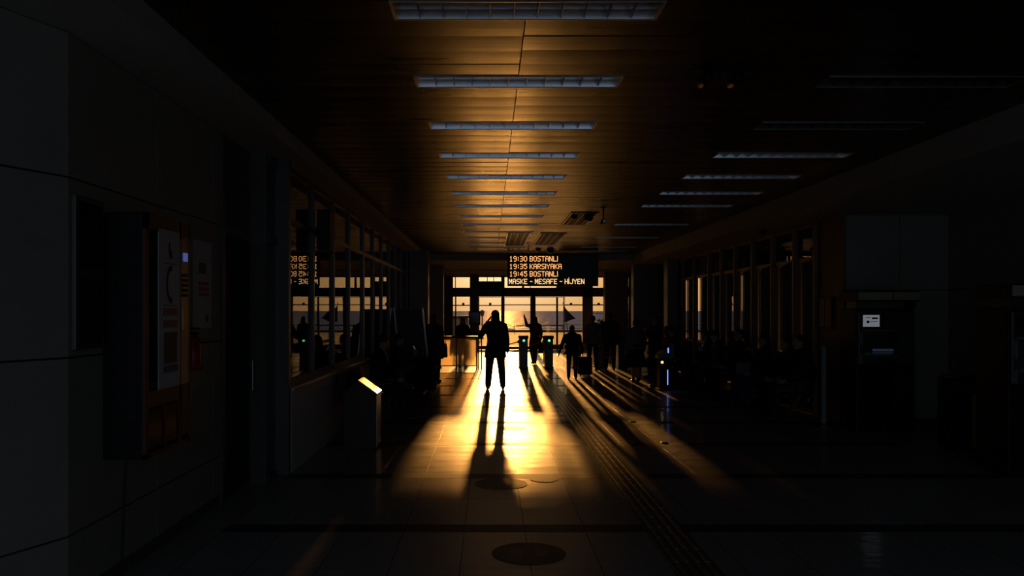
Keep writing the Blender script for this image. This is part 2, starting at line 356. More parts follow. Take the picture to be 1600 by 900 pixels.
# left glazing above a low wall with a stone sill
b = MB(); b.box(-2.35, -2.13, 8.6, 14.05, 0, .88); struct(b, 'wall_left_low', 'white_paint')
b = MB(); b.box(-2.40, -2.10, 8.60, 14.1, .88, .92, bev=.006); struct(b, 'trim_7', 'sill_stone')
def glazing(name, x, mull, z0, z1, tr, inward, frame='frame_alu', wob=.0, deep=.04, turn=None):
    fr = MB()
    for y in mull: fr.box(x-deep, x+.04, y-.028, y+.028, z0, z1)
    for z in tr: fr.box(x-.035, x+.035, mull[0], mull[-1], z-.03, z+.03)
    o = struct(fr, name, frame)
    for k_, (y0, y1) in enumerate(zip(mull, mull[1:])):
        zz = [z0] + [t for t in tr if z0 < t < z1] + [z1]
        for q0, q1 in zip(zz, zz[1:]):
            if q1-q0 < .15: continue
            p = MB(); p.box(-.005, .005, -(y1-y0)/2+.02, (y1-y0)/2-.02, q0+.01, q1-.01)
            po = p.build('pane', 'office_glass', o, (x, (y0+y1)/2, 0)); po.rotation_euler = (0, 0, random.uniform(-wob, wob) - (math.radians(turn[k_]) if turn and q0 > .9 and q1 < 2.7 else 0))
    return o
glazing('window_1', XL, [8.80, 10.08, 11.4, 12.67, 14.06], .92, 3.35, [.95, 2.75, 3.32], 1, wob=.0022)
glazing('window_2', XL, [14.12, 15.3, 16.5, 17.7, 18.9, 20.1, 21.6], 0.0, 3.35, [.05, 2.75, 3.32], 1, wob=.002)
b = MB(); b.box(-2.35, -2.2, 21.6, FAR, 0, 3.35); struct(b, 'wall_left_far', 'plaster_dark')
for i, (y, x0, x1) in enumerate(((21.8, -2.2, -1.68), (27.6, -2.2, -1.60))):
    b = MB(); b.box(x0, x1, y, y+.55, 0, 3.4, bev=.02); struct(b, 'column_%d' % (i+1), 'column_stone')
# right glazing, its red pillar and the end wall with the machine
glazing('window_3', XR, [13.2, 14.1, 15.2, 16.35, 17.5, 18.55, 19.6, 21.0, 22.3, 24.5], 0, 3.2, [.05, .95, 2.62, 3.17], -1, frame='frame_wood', wob=.003, deep=.09, turn=[10.2, 9, 8, 7.5, 5.5, 6, 6.5, 5, 0])
glazing('window_4', XR, [24.55, 26.6, 28.3, 29.9, 31.0, 33.0, FAR], 0, 3.3, [.05, .95, 2.62, 3.22], -1, frame='frame_dark', wob=.001)
b = MB(); b.box(XR-.03, 6.2, 12.4, 13.17, 0, 3.25); b.box(XR-.03, XR, 12.2, 12.4, 0, 3.25); struct(b, 'wall_right_pillar', 'pillar_red')
for i, (y, x0, x1) in enumerate(((25.5, 4.59, 5.38), (31.0, 4.47, 5.38), (22.75, 5.06, 5.38))):
    b = MB(); b.box(x0, x1, y, y+.5, 0, 3.25, bev=.02); struct(b, 'column_%d' % (i+3), 'column_stone')
b = MB()
for z0, z1 in ((.1, 1.07), (1.07, 2.06), (2.06, 3.25)):
    for x0, x1 in ((5.43, 6.25), (6.25, 7.0)): b.box(x0+.004, x1-.004, 12.2, 12.25, z0+.005, z1-.005)
    b.box(7.0, 7.05, -6, 12.2, z0+.005, z1-.005)
struct(b, 'wall_right', 'wall_panel')
b = MB(); b.box(7.05, 7.2, -6, 12.4, 0, 3.3); b.box(5.44, 7.1, 12.25, 12.39, 0, 3.25); struct(b, 'baseboard_right', 'joint')

# sea facade
FS = FAR/F
def fx(p): return (p-765)*FS
def fz(p): return H0-(p-485)*FS
wl = MB()
def fbox(mb, x0, x1, y0, y1, t0=-.06, t1=.10): mb.box(fx(x0), fx(x1), FAR+t0, FAR+t1, fz(y1), fz(y0))
for (x0, x1, y0, y1) in ((684, 707, 425, 547), (735, 748, 425, 547), (784, 787.6, 425, 547), (911, 926.2, 425, 547), (952, 960, 425, 547),
                         (707, 952, 424, 432.5), (707, 952, 450.3, 463.5), (748, 784, 440, 451), (870, 911, 432, 451)):
    fbox(wl, x0, x1, y0, y1)
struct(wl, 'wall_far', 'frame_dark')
def facade_window(n, name, x0, x1, y0, y1, bars_v=(), bars_h=(), handle=None):
    m = MB(); e = .9
    fbox(m, x0, x0+e, y0, y1, -.03, .04); fbox(m, x1-e, x1, y0, y1, -.03, .04); fbox(m, x0, x1, y0, y0+e*.8, -.03, .04); fbox(m, x0, x1, y1-e*.8, y1, -.03, .04)
    for v in bars_v: fbox(m, v[0], v[1], y0, y1, -.03, .04)
    for v in bars_h: fbox(m, x0, x1, v[0], v[1], -.035, .045)
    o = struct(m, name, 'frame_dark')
    p = MB(); fbox(p, x0+.5, x1-.5, y0+.5, y1-.5, 0, .008); p.build('pane', 'clear_glass', o)
    if handle:
        h = MB(); h.box(fx(handle[0])-.05, fx(handle[0])+.05, FAR-.1, FAR-.03, fz(handle[1])-.02, fz(handle[1])+.08); h.build('door_closer', 'black_plastic', o)
facade_window(5, 'window_5', 707, 735, 432.5, 450.3, [(711, 712.2)])
facade_window(6, 'window_6', 747.5, 784, 432.5, 440.2, [(761, 762), (771, 772)])
facade_window(7, 'window_7', 787.6, 870, 432.5, 450.3, [(815.5, 819), (828, 829)])
facade_window(8, 'window_8', 924, 952, 430, 450.3, [(946.6, 947.8)], [(432.5, 433.7)])
facade_window(9, 'window_9', 707, 735, 463, 547, [(711, 713)], [(476.3, 478), (533, 546)], (724, 476))
facade_window(2, 'door_2', 748, 784, 464, 547, [], [(476.5, 478), (540, 546)], (766, 476))
facade_window(3, 'door_3', 787.6, 829.5, 464, 547, [], [(475.6, 477), (508, 509.4), (541, 546)])
facade_window(4, 'door_4', 836, 871, 464, 547, [(869, 871)], [(475.6, 477), (508, 509.4), (538, 546)])
facade_window(10, 'window_10', 871, 881, 464, 547, [], [(476, 477), (508, 509.4), (538, 546)])
facade_window(5, 'door_5', 881.5, 911, 462.5, 547, [], [(475.6, 477.3), (538, 546)], (892, 476))
facade_window(11, 'window_11', 924, 952, 461.5, 547, [(944, 946.4)], [(475.5, 477.3), (489, 490), (538, 546)], (935, 476))
b = MB(); fbox(b, 829.5, 836, 450, 547); struct(b, 'trim_8', 'frame_dark')
# outside: quay, its kerb and the sea
b = MB(); b.box(-30, 40, FAR+.1, 66, -.5, -.02); o = struct(b, 'quay_ground', 'quay')
b = MB(); b.box(-.70, 14, FAR+.3, 46, 3.72, 3.95); struct(b, 'added_sun_canopy', 'plaster')  # unseen canopy added to keep direct sun off the near floor
b = MB(); b.box(-30, 40, 66, 66.5, -.5, .14); struct(b, 'trim_9', 'quay')
bm = bmesh.new(); vs = [bm.verts.new(p) for p in ((-900, 66.6, -1.6), (900, 66.6, -1.6), (2500, 4200, -1.6), (-2500, 4200, -1.6))]; bm.faces.new(vs)
me = bpy.data.meshes.new('sea'); bm.to_mesh(me); bm.free(); me.materials.append(M['sea_water']); o = bpy.data.objects.new('sea_water', me); C.objects.link(o); o['kind'] = 'structure'

# ------------------------------------------------------------------ ceiling lights
ORD = ['first', 'second', 'third', 'fourth', 'fifth', 'sixth', 'seventh', 'eighth', 'ninth', 'tenth', 'eleventh', 'twelfth', 'thirteenth', 'fourteenth']
def make_light(length, refl='reflector'):
    t = thing('ceiling_light', '', 'ceiling light')
    w, hl = .138, length/2
    fr = MB(); fr.box(-hl-.012, hl+.012, -w-.006, -w, -.008, .016); fr.box(-hl-.012, hl+.012, w, w+.006, -.008, .016)
    fr.box(-hl-.012, -hl, -w, w, -.008, .016); fr.box(hl, hl+.012, -w, w, -.008, .016); fr.build('frame', 'fixture_frame', t)
    rf = MB(); pr = [(w, 0), (w-.010, .055), (w-.029, .125), (-w+.029, .125), (-w+.010, .055), (-w, 0)]
    op = [(a*1.012+(.003 if a > 0 else -.003), z+.004) for a, z in pr]
    cv = MB()
    for i in range(len(pr)-1):
        (rf if i < 2 else cv).prism([pr[i], pr[i+1], op[i+1], op[i]], -hl, hl, 'x')
    cv.build('glare_blocker', 'frame_dark', t)  # dark lining added over top and near side to stop warm floor glare
    rf.build('reflector', refl, t)
    for q in (-hl, hl):
        en = MB(); en.prism(pr, q-.003, q+.003, 'x'); en.build('end_plate', 'brass', t)
    for s in (-1, 1):
        tu = MB(); tu.cyl((-hl+.03, s*.05, .085), (hl-.03, s*.05, .085), .013, 12); tu.build('lamp_tube', 'tube_white' if refl == 'reflector' else 'frame_dark', t, smooth=True)
    lv = MB()
    for i in range(1, 11): lv.box(-hl+i*length/11-.0015, -hl+i*length/11+.0015, -w, w, .002, .045)
    lv.build('louvre', 'louvre', t)
    return t
lp = make_light(1.55); lp2 = make_light(1.49); lp3 = make_light(1.49, 'frame_dark')  # lp3 has reflector and tubes coloured dark to copy its dim look
for i in range(NL):
    o = lp if i == 0 else copy_tree(lp)
    o.location = ((ROW1[0]+ROW1[1])/2, LY0+i*1.455, CE)
    o['label'] = 'unlit recessed strip light above the sunlit aisle, %s from the top of the photo' % ORD[i]; o['group'] = 'recessed lights of the central row'
k = 0
for i in (1, 2):
    o = lp3 if i == 1 else copy_tree(lp3); o.location = ((ROW2[0]+ROW2[1])/2, LY0+i*1.455, CE)
    o['label'] = 'strip light of the right row coloured dark to look dim, %s' % ('highest in the photo' if i == 1 else 'second highest in the photo'); o['group'] = 'recessed lights of the right row'
for i in range(3, NL):
    if i in (7, 9, 11): continue
    o = lp2 if k == 0 else copy_tree(lp2)
    o.location = ((ROW2[0]+ROW2[1])/2, LY0+i*1.455, CE)
    o['label'] = 'unlit bluish strip light of the right row, %s of the bluish ones from above' % ORD[k]; o['group'] = 'recessed lights of the right row'; k += 1
# where the right row skips a light a blank tray closes the ceiling
b = MB()
for i in (0, 7, 9, 11): b.box(ROW2[0]-.01, ROW2[1]+.01, LY0+i*1.455-.14, LY0+i*1.455+.14, CE-.002, CE+.012)
struct(b, 'trim_10', 'plank_metal')
# vents, detectors, cameras under the ceiling
def vent(x0, x1, y0, y1, label):
    t = thing('ceiling_vent', label, 'vent', ((x0+x1)/2, (y0+y1)/2, CE-.006)); a, c = (x1-x0)/2, (y1-y0)/2
    m = MB(); m.box(-a, a, -c, -c+.03, -.014, 0); m.box(-a, a, c-.03, c, -.014, 0); m.box(-a, -a+.03, -c, c, -.014, 0); m.box(a-.03, a, -c, c, -.014, 0); m.build('frame', 'plank_metal', t)
    m = MB(); n = int(2*c/.09)
    for i in range(n): m.box(-a+.02, a-.02, -c+.04+i*.09, -c+.055+i*.09, -.012, -.002)
    for i in range(int(2*a/.15)): m.box(-a+.1+i*.15, -a+.112+i*.15, -c+.02, c-.02, -.012, -.003)
    m.build('grille', 'plank_metal', t)
vent(.39, .93, 17.9, 21.4, 'square ceiling grille just in front of the departures board, beside the long seam')
vent(1.15, 1.75, 18.0, 21.2, 'ceiling grille right of the seam grille, above the departures board')
vent(1.45, 1.95, 14.2, 16.2, 'ceiling grille beside the two hanging round devices')
def dome(x, y, r, drop, label, name='smoke_detector', cat='detector'):
    t = thing(name, label, cat, (x, y, CE-.006))
    m = MB(); m.loft([(0, 0, 0, r*1.15, r*1.15), (0, 0, -.02, r*1.15, r*1.15), (0, 0, -.025, r*.9, r*.9)], seg=20); m.build('base', 'black_plastic', t)
    m = MB(); m.cyl((0, 0, 0), (0, 0, -drop), .012); m.ell((0, 0, -drop), (r, r, r*.8)); m.build('dome', 'black_gloss', t, smooth=True)
dome(px(897, 14.6), 14.6, .06, .03, 'small round black detector under the ceiling, left of the pair'); dome(px(920, 14.6), 14.6, .085, .05, 'round black dome under the ceiling, right of the pair')
dome(px(841, 22.6), 22.6, .07, .03, 'small black dome just above the top edge of the departures board, near its middle left'); dome(px(860, 22.6), 22.6, .10, .06, 'larger black dome hanging just above the departures board')
t = thing('security_camera', 'camera hanging on a short stem right of the pair of round ceiling devices', 'camera', (px(943, 13.5), 13.5, CE-.006))
m = MB(); m.cyl((0, 0, 0), (0, 0, -.22), .014); m.loft([(0, 0, 0, .05, .05), (0, 0, -.02, .05, .05)]); m.build('stem', 'black_plastic', t)
m = MB(); m.box(-.035, .035, -.10, .10, -.29, -.215, bev=.008); m.build('housing', 'black_plastic', t)
m = MB(); m.cyl((0, -.10, -.25), (0, -.115, -.25), .026); m.build('lens', 'steel', t)
t = thing('security_camera', 'twin camera mount on the ceiling, nearest the top of the photo', 'camera', (px(1125, 5.85), 5.85, CE-.006))
m = MB(); m.box(-.16, .16, -.03, .03, -.03, 0, bev=.005); m.build('bracket', 'black_plastic', t)
for s in (-1, 1):
    m = MB(); m.cyl((s*.11, -.09, -.06), (s*.11, .09, -.06), .038); m.build('housing', 'black_plastic', t, smooth=True)
    m = MB(); m.cyl((s*.11, .09, -.06), (s*.11, .098, -.06), .03); m.build('lens', 'steel', t)
t = thing('security_camera', 'small dome camera fixed under the right ceiling edge, above the window row', 'camera', (px(1175, 15.6)-.2, 14.4, 3.2))
m = MB(); m.loft([(0, 0, 0, .07, .07), (0, 0, -.03, .07, .07)]); m.build('base', 'black_plastic', t); m = MB(); m.ell((0, 0, -.035), (.055, .055, .05)); m.build('dome', 'black_gloss', t, smooth=True)

# ------------------------------------------------------------------ departures board
D = 23.8; x0, x1, z0, z1 = px(793, D), px(935, D), pz(447, D), pz(397.5, D)
t = thing('departures_board', 'wide black departures board with glowing orange ferry times hanging over the aisle', 'sign', ((x0+x1)/2, D, z0))
bw, bh = (x1-x0)/2, z1-z0
m = MB(); m.box(-bw, bw, .0, .16, 0, bh, bev=.012); m.build('case', 'black_plastic', t)
m = MB(); m.box(-bw+.03, bw-.03, -.006, .004, .03, bh-.03); m.build('display', 'sign_face', t)
for s in (-.9, .9):
    m = MB(); m.cyl((s, .08, bh-.01), (s, .08, 3.5-z0), .018); m.build('hanger', 'dark_steel', t)
rows = [('19:30 BOSTANLI', 796, 871.5, 400.2, 408.6, 'led'), ('19:35 KARSIYAKA', 796, 877.5, 412.2, 420.4, 'led'), ('19:45 BOSTANLI', 796, 871.5, 423.8, 432.2, 'led'), ('MASKE - MESAFE - H\u0130JYEN', 795.3, 913, 435.8, 443.8, 'led_bright')]
for tx, a, c, y0, y1, mm in rows:
    led_text(tx, (c-a)*D/F, (y1-y0)*D/F, mm, t, (px(a, D)-(x0+x1)/2, -.010, pz(y1, D)-z0))

# ------------------------------------------------------------------ turnstiles
def turnstile(x, label, lit=True, y=24.0, rail=True):
    t = thing('turnstile', label, 'turnstile', (x, y, 0), 0, 'row of turnstiles at the gate line')
    m = MB(); m.box(-.12, .12, -.02, .95, .0, .90, bev=.02); m.box(-.135, .135, .0, .93, 0, .06, bev=.01); m.build('cabinet', 'dark_steel', t)
    m = MB(); m.prism([(-.10, .90), (.99, .90), (.97, .955), (.05, .995), (-.06, .98)], -.135, .135, 'x'); m.build('lid', 'black_plastic', t)
    m = MB(); m.box(-.04, .04, -.04, -.015, .58, .72, bev=.006); m.build('card_reader', 'black_gloss', t)
    m = MB(); m.cyl((0, -.02, .845), (0, -.032, .845), .035, 20); m.build('indicator_light', 'green_light' if lit else 'black_gloss', t)
    m = MB(); m.ell((-.14, .30, .80), (.05, .05, .05))
    m.build('arm_hub', 'steel', t, smooth=True)
    for k_, a in enumerate((0, 2.2, -2.2)):
        m = MB(); d = Vector((-math.cos(a)*.9, .15 if a == 0 else .35*math.sin(a), -.25 if a == 0 else -.35)).normalized()
        p = Vector((-.14, .30, .80)); m.cyl(p, p+d*(.40 if a == 0 else .3), .016, 10); m.ell(p+d*(.40 if a == 0 else .3), (.018,)*3); m.build('arm', 'steel', t, smooth=True)
    return t
for x, lb, lit in ((px(818.5, 24), 'turnstile with a green light left of the woman raising her hand', True), (px(858, 24), 'turnstile with a green light right of the woman raising her hand', True),
                   (2.62, 'unlit turnstile behind the short person with the wheeled bag', False), (3.32, 'unlit turnstile between the two people standing with their backs to the camera', False),
                   (3.98, 'unlit turnstile behind the person in a grey top and wide skirt', False), (4.68, 'unlit turnstile at the right end of the gate line, against the column', False)):
    turnstile(x, lb, lit, 24.0 if x < 4.5 else 23.0)

# ------------------------------------------------------------------ check-in counter with frosted panels
t = thing('counter', 'counter with two backlit frosted front panels left of the walking man', 'counter', (px(716, 23.6), 23.6, 0))
hw = (px(745, 23.6)-px(687, 23.6))/2
m = MB(); m.box(-hw-.03, hw+.05, -.03, .62, .93, .985, bev=.008); m.build('countertop', 'black_plastic', t)
for xx in (-hw, -.055, hw):
    m = MB(); m.box(xx-.022, xx+.022, -.01, .035, 0, .93); m.build('post', 'dark_steel', t)
for xx in (-hw, hw):
    m = MB(); m.box(xx-.02, xx+.02, .55, .60, 0, .93); m.build('post', 'dark_steel', t)
for a, c in ((-hw+.022, -.077), (-.033, hw-.022)):
    m = MB(); m.box(a, c, .005, .011, .13, .93); m.build('front_panel', 'frosted_panel', t)
m = MB(); m.box(-hw, hw, -.005, .02, .10, .13); m.build('bottom_rail', 'dark_steel', t)
m = MB(); m.cyl((hw+.05, .1, 0), (hw+.05, .1, .98), .02); m.cyl((hw+.14, .1, 0), (hw+.14, .1, .98), .02); m.cyl((hw+.05, .1, .96), (hw+.14, .1, .96), .02); m.build('rail', 'dark_steel', t)
# column box by the facade
t = thing('column', 'dark square column in front of the sea windows, behind the counter', 'column', (px(741.5, 33.5), 33.5, 0))
m = MB(); m.box(-.15, .15, -.1, .1, 0, 3.3); m.build('shaft', 'frame_dark', t)
tt = thing('wall_box', 'wide black box wrapped around the dark column behind the counter', 'box', (px(741.5, 33.3), 33.3, pz(507, 33.3))); m = MB(); m.box(-.24, .24, -.06, .095, 0, .56, bev=.015); m.build('housing', 'black_plastic', tt)
m = MB(); m.box(-.2, .2, -.066, -.058, .05, .5); m.build('door', 'black_gloss', tt)

# ------------------------------------------------------------------ leaning display board
t = thing('display_board', 'tall display board leaning back beside the left column, its edge catching the sun', 'board', (px(672, 18.5), 18.5, 0))
xb = px(659, 18.5)-px(672, 18.5); hb = 1.78
def lean(u, z): return u + xb*z/hb
m = MB(); m.prism([(lean(-.62, .04), .04), (lean(0, .04), .04), (lean(0, hb), hb), (lean(-.62, hb), hb)], -.012, .012); m.build('panel', 'plaster_dark', t)
m = MB(); m.prism([(lean(0, 0), 0), (lean(.035, 0), 0), (lean(.035, hb+.02), hb+.02), (lean(0, hb+.02), hb+.02)], -.02, .02); m.build('edge_profile', 'steel', t)
m = MB(); m.prism([(lean(-.655, 0), 0), (lean(-.62, 0), 0), (lean(-.62, hb+.02), hb+.02), (lean(-.655, hb+.02), hb+.02)], -.02, .02); m.build('edge_profile', 'steel', t)
m = MB(); m.cyl((lean(.01, hb), 0, hb+.02), (lean(.03, hb), 0, hb+.05), .022); m.build('corner_cap', 'brass', t)
m = MB(); m.cyl((lean(-.3, 1.4), .01, 1.4), (-.35, .55, .01), .014); m.build('strut', 'steel', t)

# ------------------------------------------------------------------ gabled box, bench, suitcase on the left
t = thing('gabled_box', 'small dark house-shaped box with a sunlit sloping lid beside the bench', 'box', (px(537, 10.08), 10.08, 0))
w = px(588, 10.08)-px(537, 10.08); gx = px(560, 10.08)-px(537, 10.08)
m = MB(); m.prism([(0, 0.02), (w, .02), (w, .69), (gx, .86), (0, .69)], 0, .40); m.build('body', 'box_wood', t)
m = MB(); m.prism([(gx, .862), (w+.012, .690), (w+.014, .704), (gx, .876)], -.012, .42); m.build('lid', 'sunlit_metal', t)  # sunlit slope put into the bright material, other slope stays dark wood
m = MB(); m.prism([(gx, .862), (-.012, .690), (-.014, .704), (gx, .876)], -.012, .42); m.build('lid', 'box_wood', t)
m = MB(); m.box(w, w+.006, .01, .39, .03, .68); m.build('sunlit_side', 'sunlit_metal', t)  # bright sheet standing in for the sunlit strip of this side
m = MB(); m.box(w+.006, w+.06, .2, .22, .69, .70); m.build('hasp', 'steel', t)
m = MB(); m.box(.0, w, .0, .40, 0, .02); m.build('base', 'rubber', t)
def beam_seat(loc, rz, n, label, group=None):
    t = thing('waiting_bench', label, 'bench', loc, rz, group); L = n*.56
    m = MB(); m.box(-L/2, L/2, .16, .22, .33, .39, bev=.006); m.build('beam', 'dark_steel', t)
    for s in (-L/2+.3, L/2-.3):
        m = MB(); m.box(s-.025, s+.025, .165, .215, .02, .34); m.box(s-.03, s+.03, -.05, .45, 0, .03, bev=.006); m.build('leg', 'dark_steel', t)
    for i in range(n):
        c = -L/2+.28+i*.56
        m = MB(); m.prism([(-.02, .40), (.20, .405), (.42, .43), (.47, .415), (.47, .44), (.42, .455), (.20, .43), (-.02, .43)], c-.25, c+.25, 'x'); m.build('seat', 'black_plastic', t)
        m = MB(); m.prism([(-.02, .43), (-.05, .45), (-.14, .85), (-.12, .86), (-.02, .47)], c-.25, c+.25, 'x'); m.build('backrest', 'black_plastic', t)
    for i in range(n+1):
        c = -L/2+i*.56; m = MB(); m.box(c-.018, c+.018, .0, .40, .60, .625, bev=.004); m.box(c-.015, c+.015, .15, .2, .38, .61); m.build('armrest', 'dark_steel', t)
    return t
beam_seat((-1.93, 12.5, 0), -PI/2, 6, 'row of dark seats along the low wall on the left, seen behind the seated man')
beam_seat((-1.93, 15.6, 0), -PI/2, 4, 'farther row of dark seats on the left, past the end of the low wall')
R = 'rows of seats by the right windows'
beam_seat((5.02, 13.9, 0), PI/2, 5, 'row of dark seats by the right windows nearest the red pillar', R)
beam_seat((5.02, 17.0, 0), PI/2, 5, 'middle row of dark seats by the right windows', R)
beam_seat((4.62, 20.3, 0), PI/2, 4, 'farthest row of dark seats on the right, beyond the stone column', R)
def suitcase(loc, rz, w, h, d, label, m_, tel=.25):
    t = thing('suitcase', label, 'suitcase', loc, rz)
    m = MB(); m.box(-w/2, w/2, -d/2, d/2, .05, h, bev=.035); m.build('shell', m_, t)
    m = MB(); m.box(-w/2+.03, w/2-.03, -d/2-.012, -d/2+.01, h*.3, h*.72, bev=.008); m.build('pocket', m_, t)
    for s in (-1, 1):
        m = MB(); m.cyl((s*(w/2-.05)-.012, 0, .03), (s*(w/2-.05)+.012, 0, .03), .03); m.build('wheel', 'rubber', t)
    m = MB(); m.tube([(-.09, d/2-.03, h-.02), (-.09, d/2-.03, h+tel), (.09, d/2-.03, h+tel), (.09, d/2-.03, h-.02)], .009); m.build('handle', 'steel', t)
    return t
suitcase((-1.38, 17.1, 0), .25, .44, .74, .28, 'upright dark suitcase standing by the seats on the left', 'cloth_black', .06)

# ------------------------------------------------------------------ mask vending machine on the near left wall
V = thing('vending_machine', 'tall red vending machine hung on the near left wall', 'vending machine', (-2.42, 5.0, .815))
VD, VW, VH = .27, .74, 1.55                           # depth (X), width (Y), height
m = MB(); m.box(0.002, VD-.02, 0, VW, 0, VH, bev=.01); m.build('cabinet', 'black_plastic', V)
m = MB(); m.box(VD-.02, VD, 0, VW, VH-.10, VH); m.box(VD-.02, VD, 0, VW, 0, .03); m.box(VD-.02, VD, 0, .05, 0, VH); m.box(VD-.02, VD, VW-.02, VW, 0, VH); m.box(VD-.02, VD, .05, VW, .32, .42); m.box(VD-.02, VD, .55, .58, .03, VH); m.box(VD-.02, VD, .30, .33, .03, .33); m.build('front_frame', 'red_paint', V)
m = MB(); m.box(VD-.012, VD-.006, .05, .20, .42, VH-.10); pane = m.build('display_window', 'office_glass', V)
for r_ in range(7):
    for c_ in range(2):
        m = MB(); zz = .46+r_*.145; m.box(VD-.07, VD-.03, .065+c_*.065, .118+c_*.065, zz, zz+.10, bev=.004); m.build('packet', ('pack_white', 'pack_white', 'pack_red', 'pack_blue', 'pack_blue', 'pack_blue', 'pack_blue')[6-r_], V)
m = MB()
for r_ in range(7): m.box(VD-.14, VD-.025, .055, .195, .445+r_*.145, .455+r_*.145)
m.build('shelf', 'steel', V)
m = MB(); m.box(VD-.012, VD+.002, .20, .55, .42, VH-.08); pn = m.build('poster_panel', 'paper', V)
def vmark(y0, y1, z0, z1, mm, nm): q = MB(); q.box(VD+.002, VD+.004, y0, y1, z0, z1); return q.build(nm, mm, pn)
m = MB()
for i in range(13):
    a = PI*.5+PI*i/12; ri, ro = .085, .105
    m.box(VD+.002, VD+.004, .40+math.cos(a)*.075-.012, .40+math.cos(a)*.075+.012, 1.11+math.sin(a)*.11-.018, 1.11+math.sin(a)*.11+.018)
m.build('emblem', 'ink', pn)
m = MB(); m.box(VD+.002, VD+.004, .27, .50, 1.245, 1.250); m.box(VD+.002, VD+.004, .27, .50, .965, .970); m.ell((VD+.002, .39, 1.31), (.002, .03, .03)); m.ell((VD+.002, .37, 1.35), (.002, .015, .045)); m.build('emblem', 'ink', pn)
m = MB()
for i in range(6): m.box(VD+.002, VD+.004, .27+i*.04, .295+i*.04, .90, .95); m.box(VD+.002, VD+.004, .27+i*.04, .295+i*.04, .82, .87)
m.build('lettering', 'paper_red', pn)
vmark(.28, .50, .58, .79, 'ink', 'picture'); vmark(.27, .51, .52, .57, 'paper_blue', 'picture')
m = MB(); m.box(VD-.02, VD-.002, .58, .72, .42, VH-.1); m.build('keypad_panel', 'steel', V)
m = MB()
for r_ in range(5):
    for c_ in range(3): m.box(VD-.002, VD+.004, .605+c_*.033, .628+c_*.033, 1.03+r_*.035, 1.053+r_*.035)
m.build('keys', 'black_plastic', V)
m = MB(); m.box(VD-.002, VD+.004, .62, .69, 1.28, 1.34); m.build('display', 'blue_dim', V)
m = MB(); m.box(VD-.002, VD+.003, .61, .70, .80, .95); m.build('coin_plate', 'brass', V)
m = MB(); m.box(VD-.002, VD+.003, .60, .71, .06, .38); m.build('side_plate', 'pillar_red', V)
for a, c in ((.07, .28), (.35, .53)):
    m = MB(); m.box(VD-.03, VD-.012, a, c, .05, .30, bev=.004); m.build('flap', 'black_gloss', V)
m = MB(); m.tube([(.02, .28, 0), (.02, .28, -.12), (.025, .25, -.26), (.018, .245, -.5), (.015, .24, -.70)], .006); m.build('power_cable', 'cable', V)
# poster, niche and extinguisher on the same wall
t = thing('wall_poster', 'pale printed poster on the left wall just past the vending machine', 'poster', (-2.42, 6.52, 1.60))
m = MB(); m.box(0, .004, 0, .43, 0, .73); m.build('sheet', 'paper', t)
m = MB(); m.box(.004, .006, .13, .29, .46, .55); m.build('emblem', 'ink', t)
m = MB()
for i in range(3): m.box(.004, .006, .12, .36, .27+i*.045, .30+i*.045)
m.build('lettering', 'paper_red', t)
m = MB(); m.cyl((.003, .32, .08), (.006, .32, .08), .03); m.build('stamp', 'ink', t)
t = thing('notice_frame', 'narrow dark framed notice board at the far left of the wall', 'notice board', (-2.42, 4.62, 1.52))
m = MB(); m.box(0, .03, 0, .34, 0, .90, bev=.004); m.build('frame', 'frame_alu', t)
for a, c in ((.03, .42), (.48, .87)):
    m = MB(); m.box(.026, .034, .03, .31, a, c); m.build('panel', 'black_gloss', t)
t = thing('fire_extinguisher', 'small red extinguisher hanging on the wall between vending machine and poster edge', 'fire extinguisher', (-2.34, 6.30, 1.28))
m = MB(); m.loft([(0, 0, 0, .055, .055), (0, 0, .02, .065, .065), (0, 0, .20, .06, .06), (0, 0, .25, .03, .03), (0, 0, .28, .02, .02)]); m.build('cylinder', 'red_bright', t, smooth=True)
m = MB(); m.box(-.02, .05, -.012, .012, .28, .30); m.box(-.02, .06, -.012, .012, .32, .335); m.build('handle', 'black_plastic', t)
m = MB(); m.tube([(.0, .02, .29), (.03, .07, .24), (.03, .075, .10)], .008); m.cone((.03, .075, .10), .01, (.03, .08, .0), .02); m.build('hose', 'rubber', t)
m = MB(); m.box(-.08, -.055, -.03, .03, .15, .30); m.build('bracket', 'dark_steel', t)
# loudspeaker on the left glazing
t = thing('loudspeaker', 'black box speaker hung high on the left window frames', 'speaker', (-2.20, 10.3, 2.52))
m = MB(); m.box(0, .17, -.13, .13, 0, .52, bev=.012); m.build('cabinet', 'black_plastic', t)
m = MB(); m.box(.02, .15, -.136, -.128, .03, .49); m.build('grille', 'rubber', t); m = MB(); m.box(-.03, .0, -.04, .04, .2, .3); m.build('bracket', 'dark_steel', t)

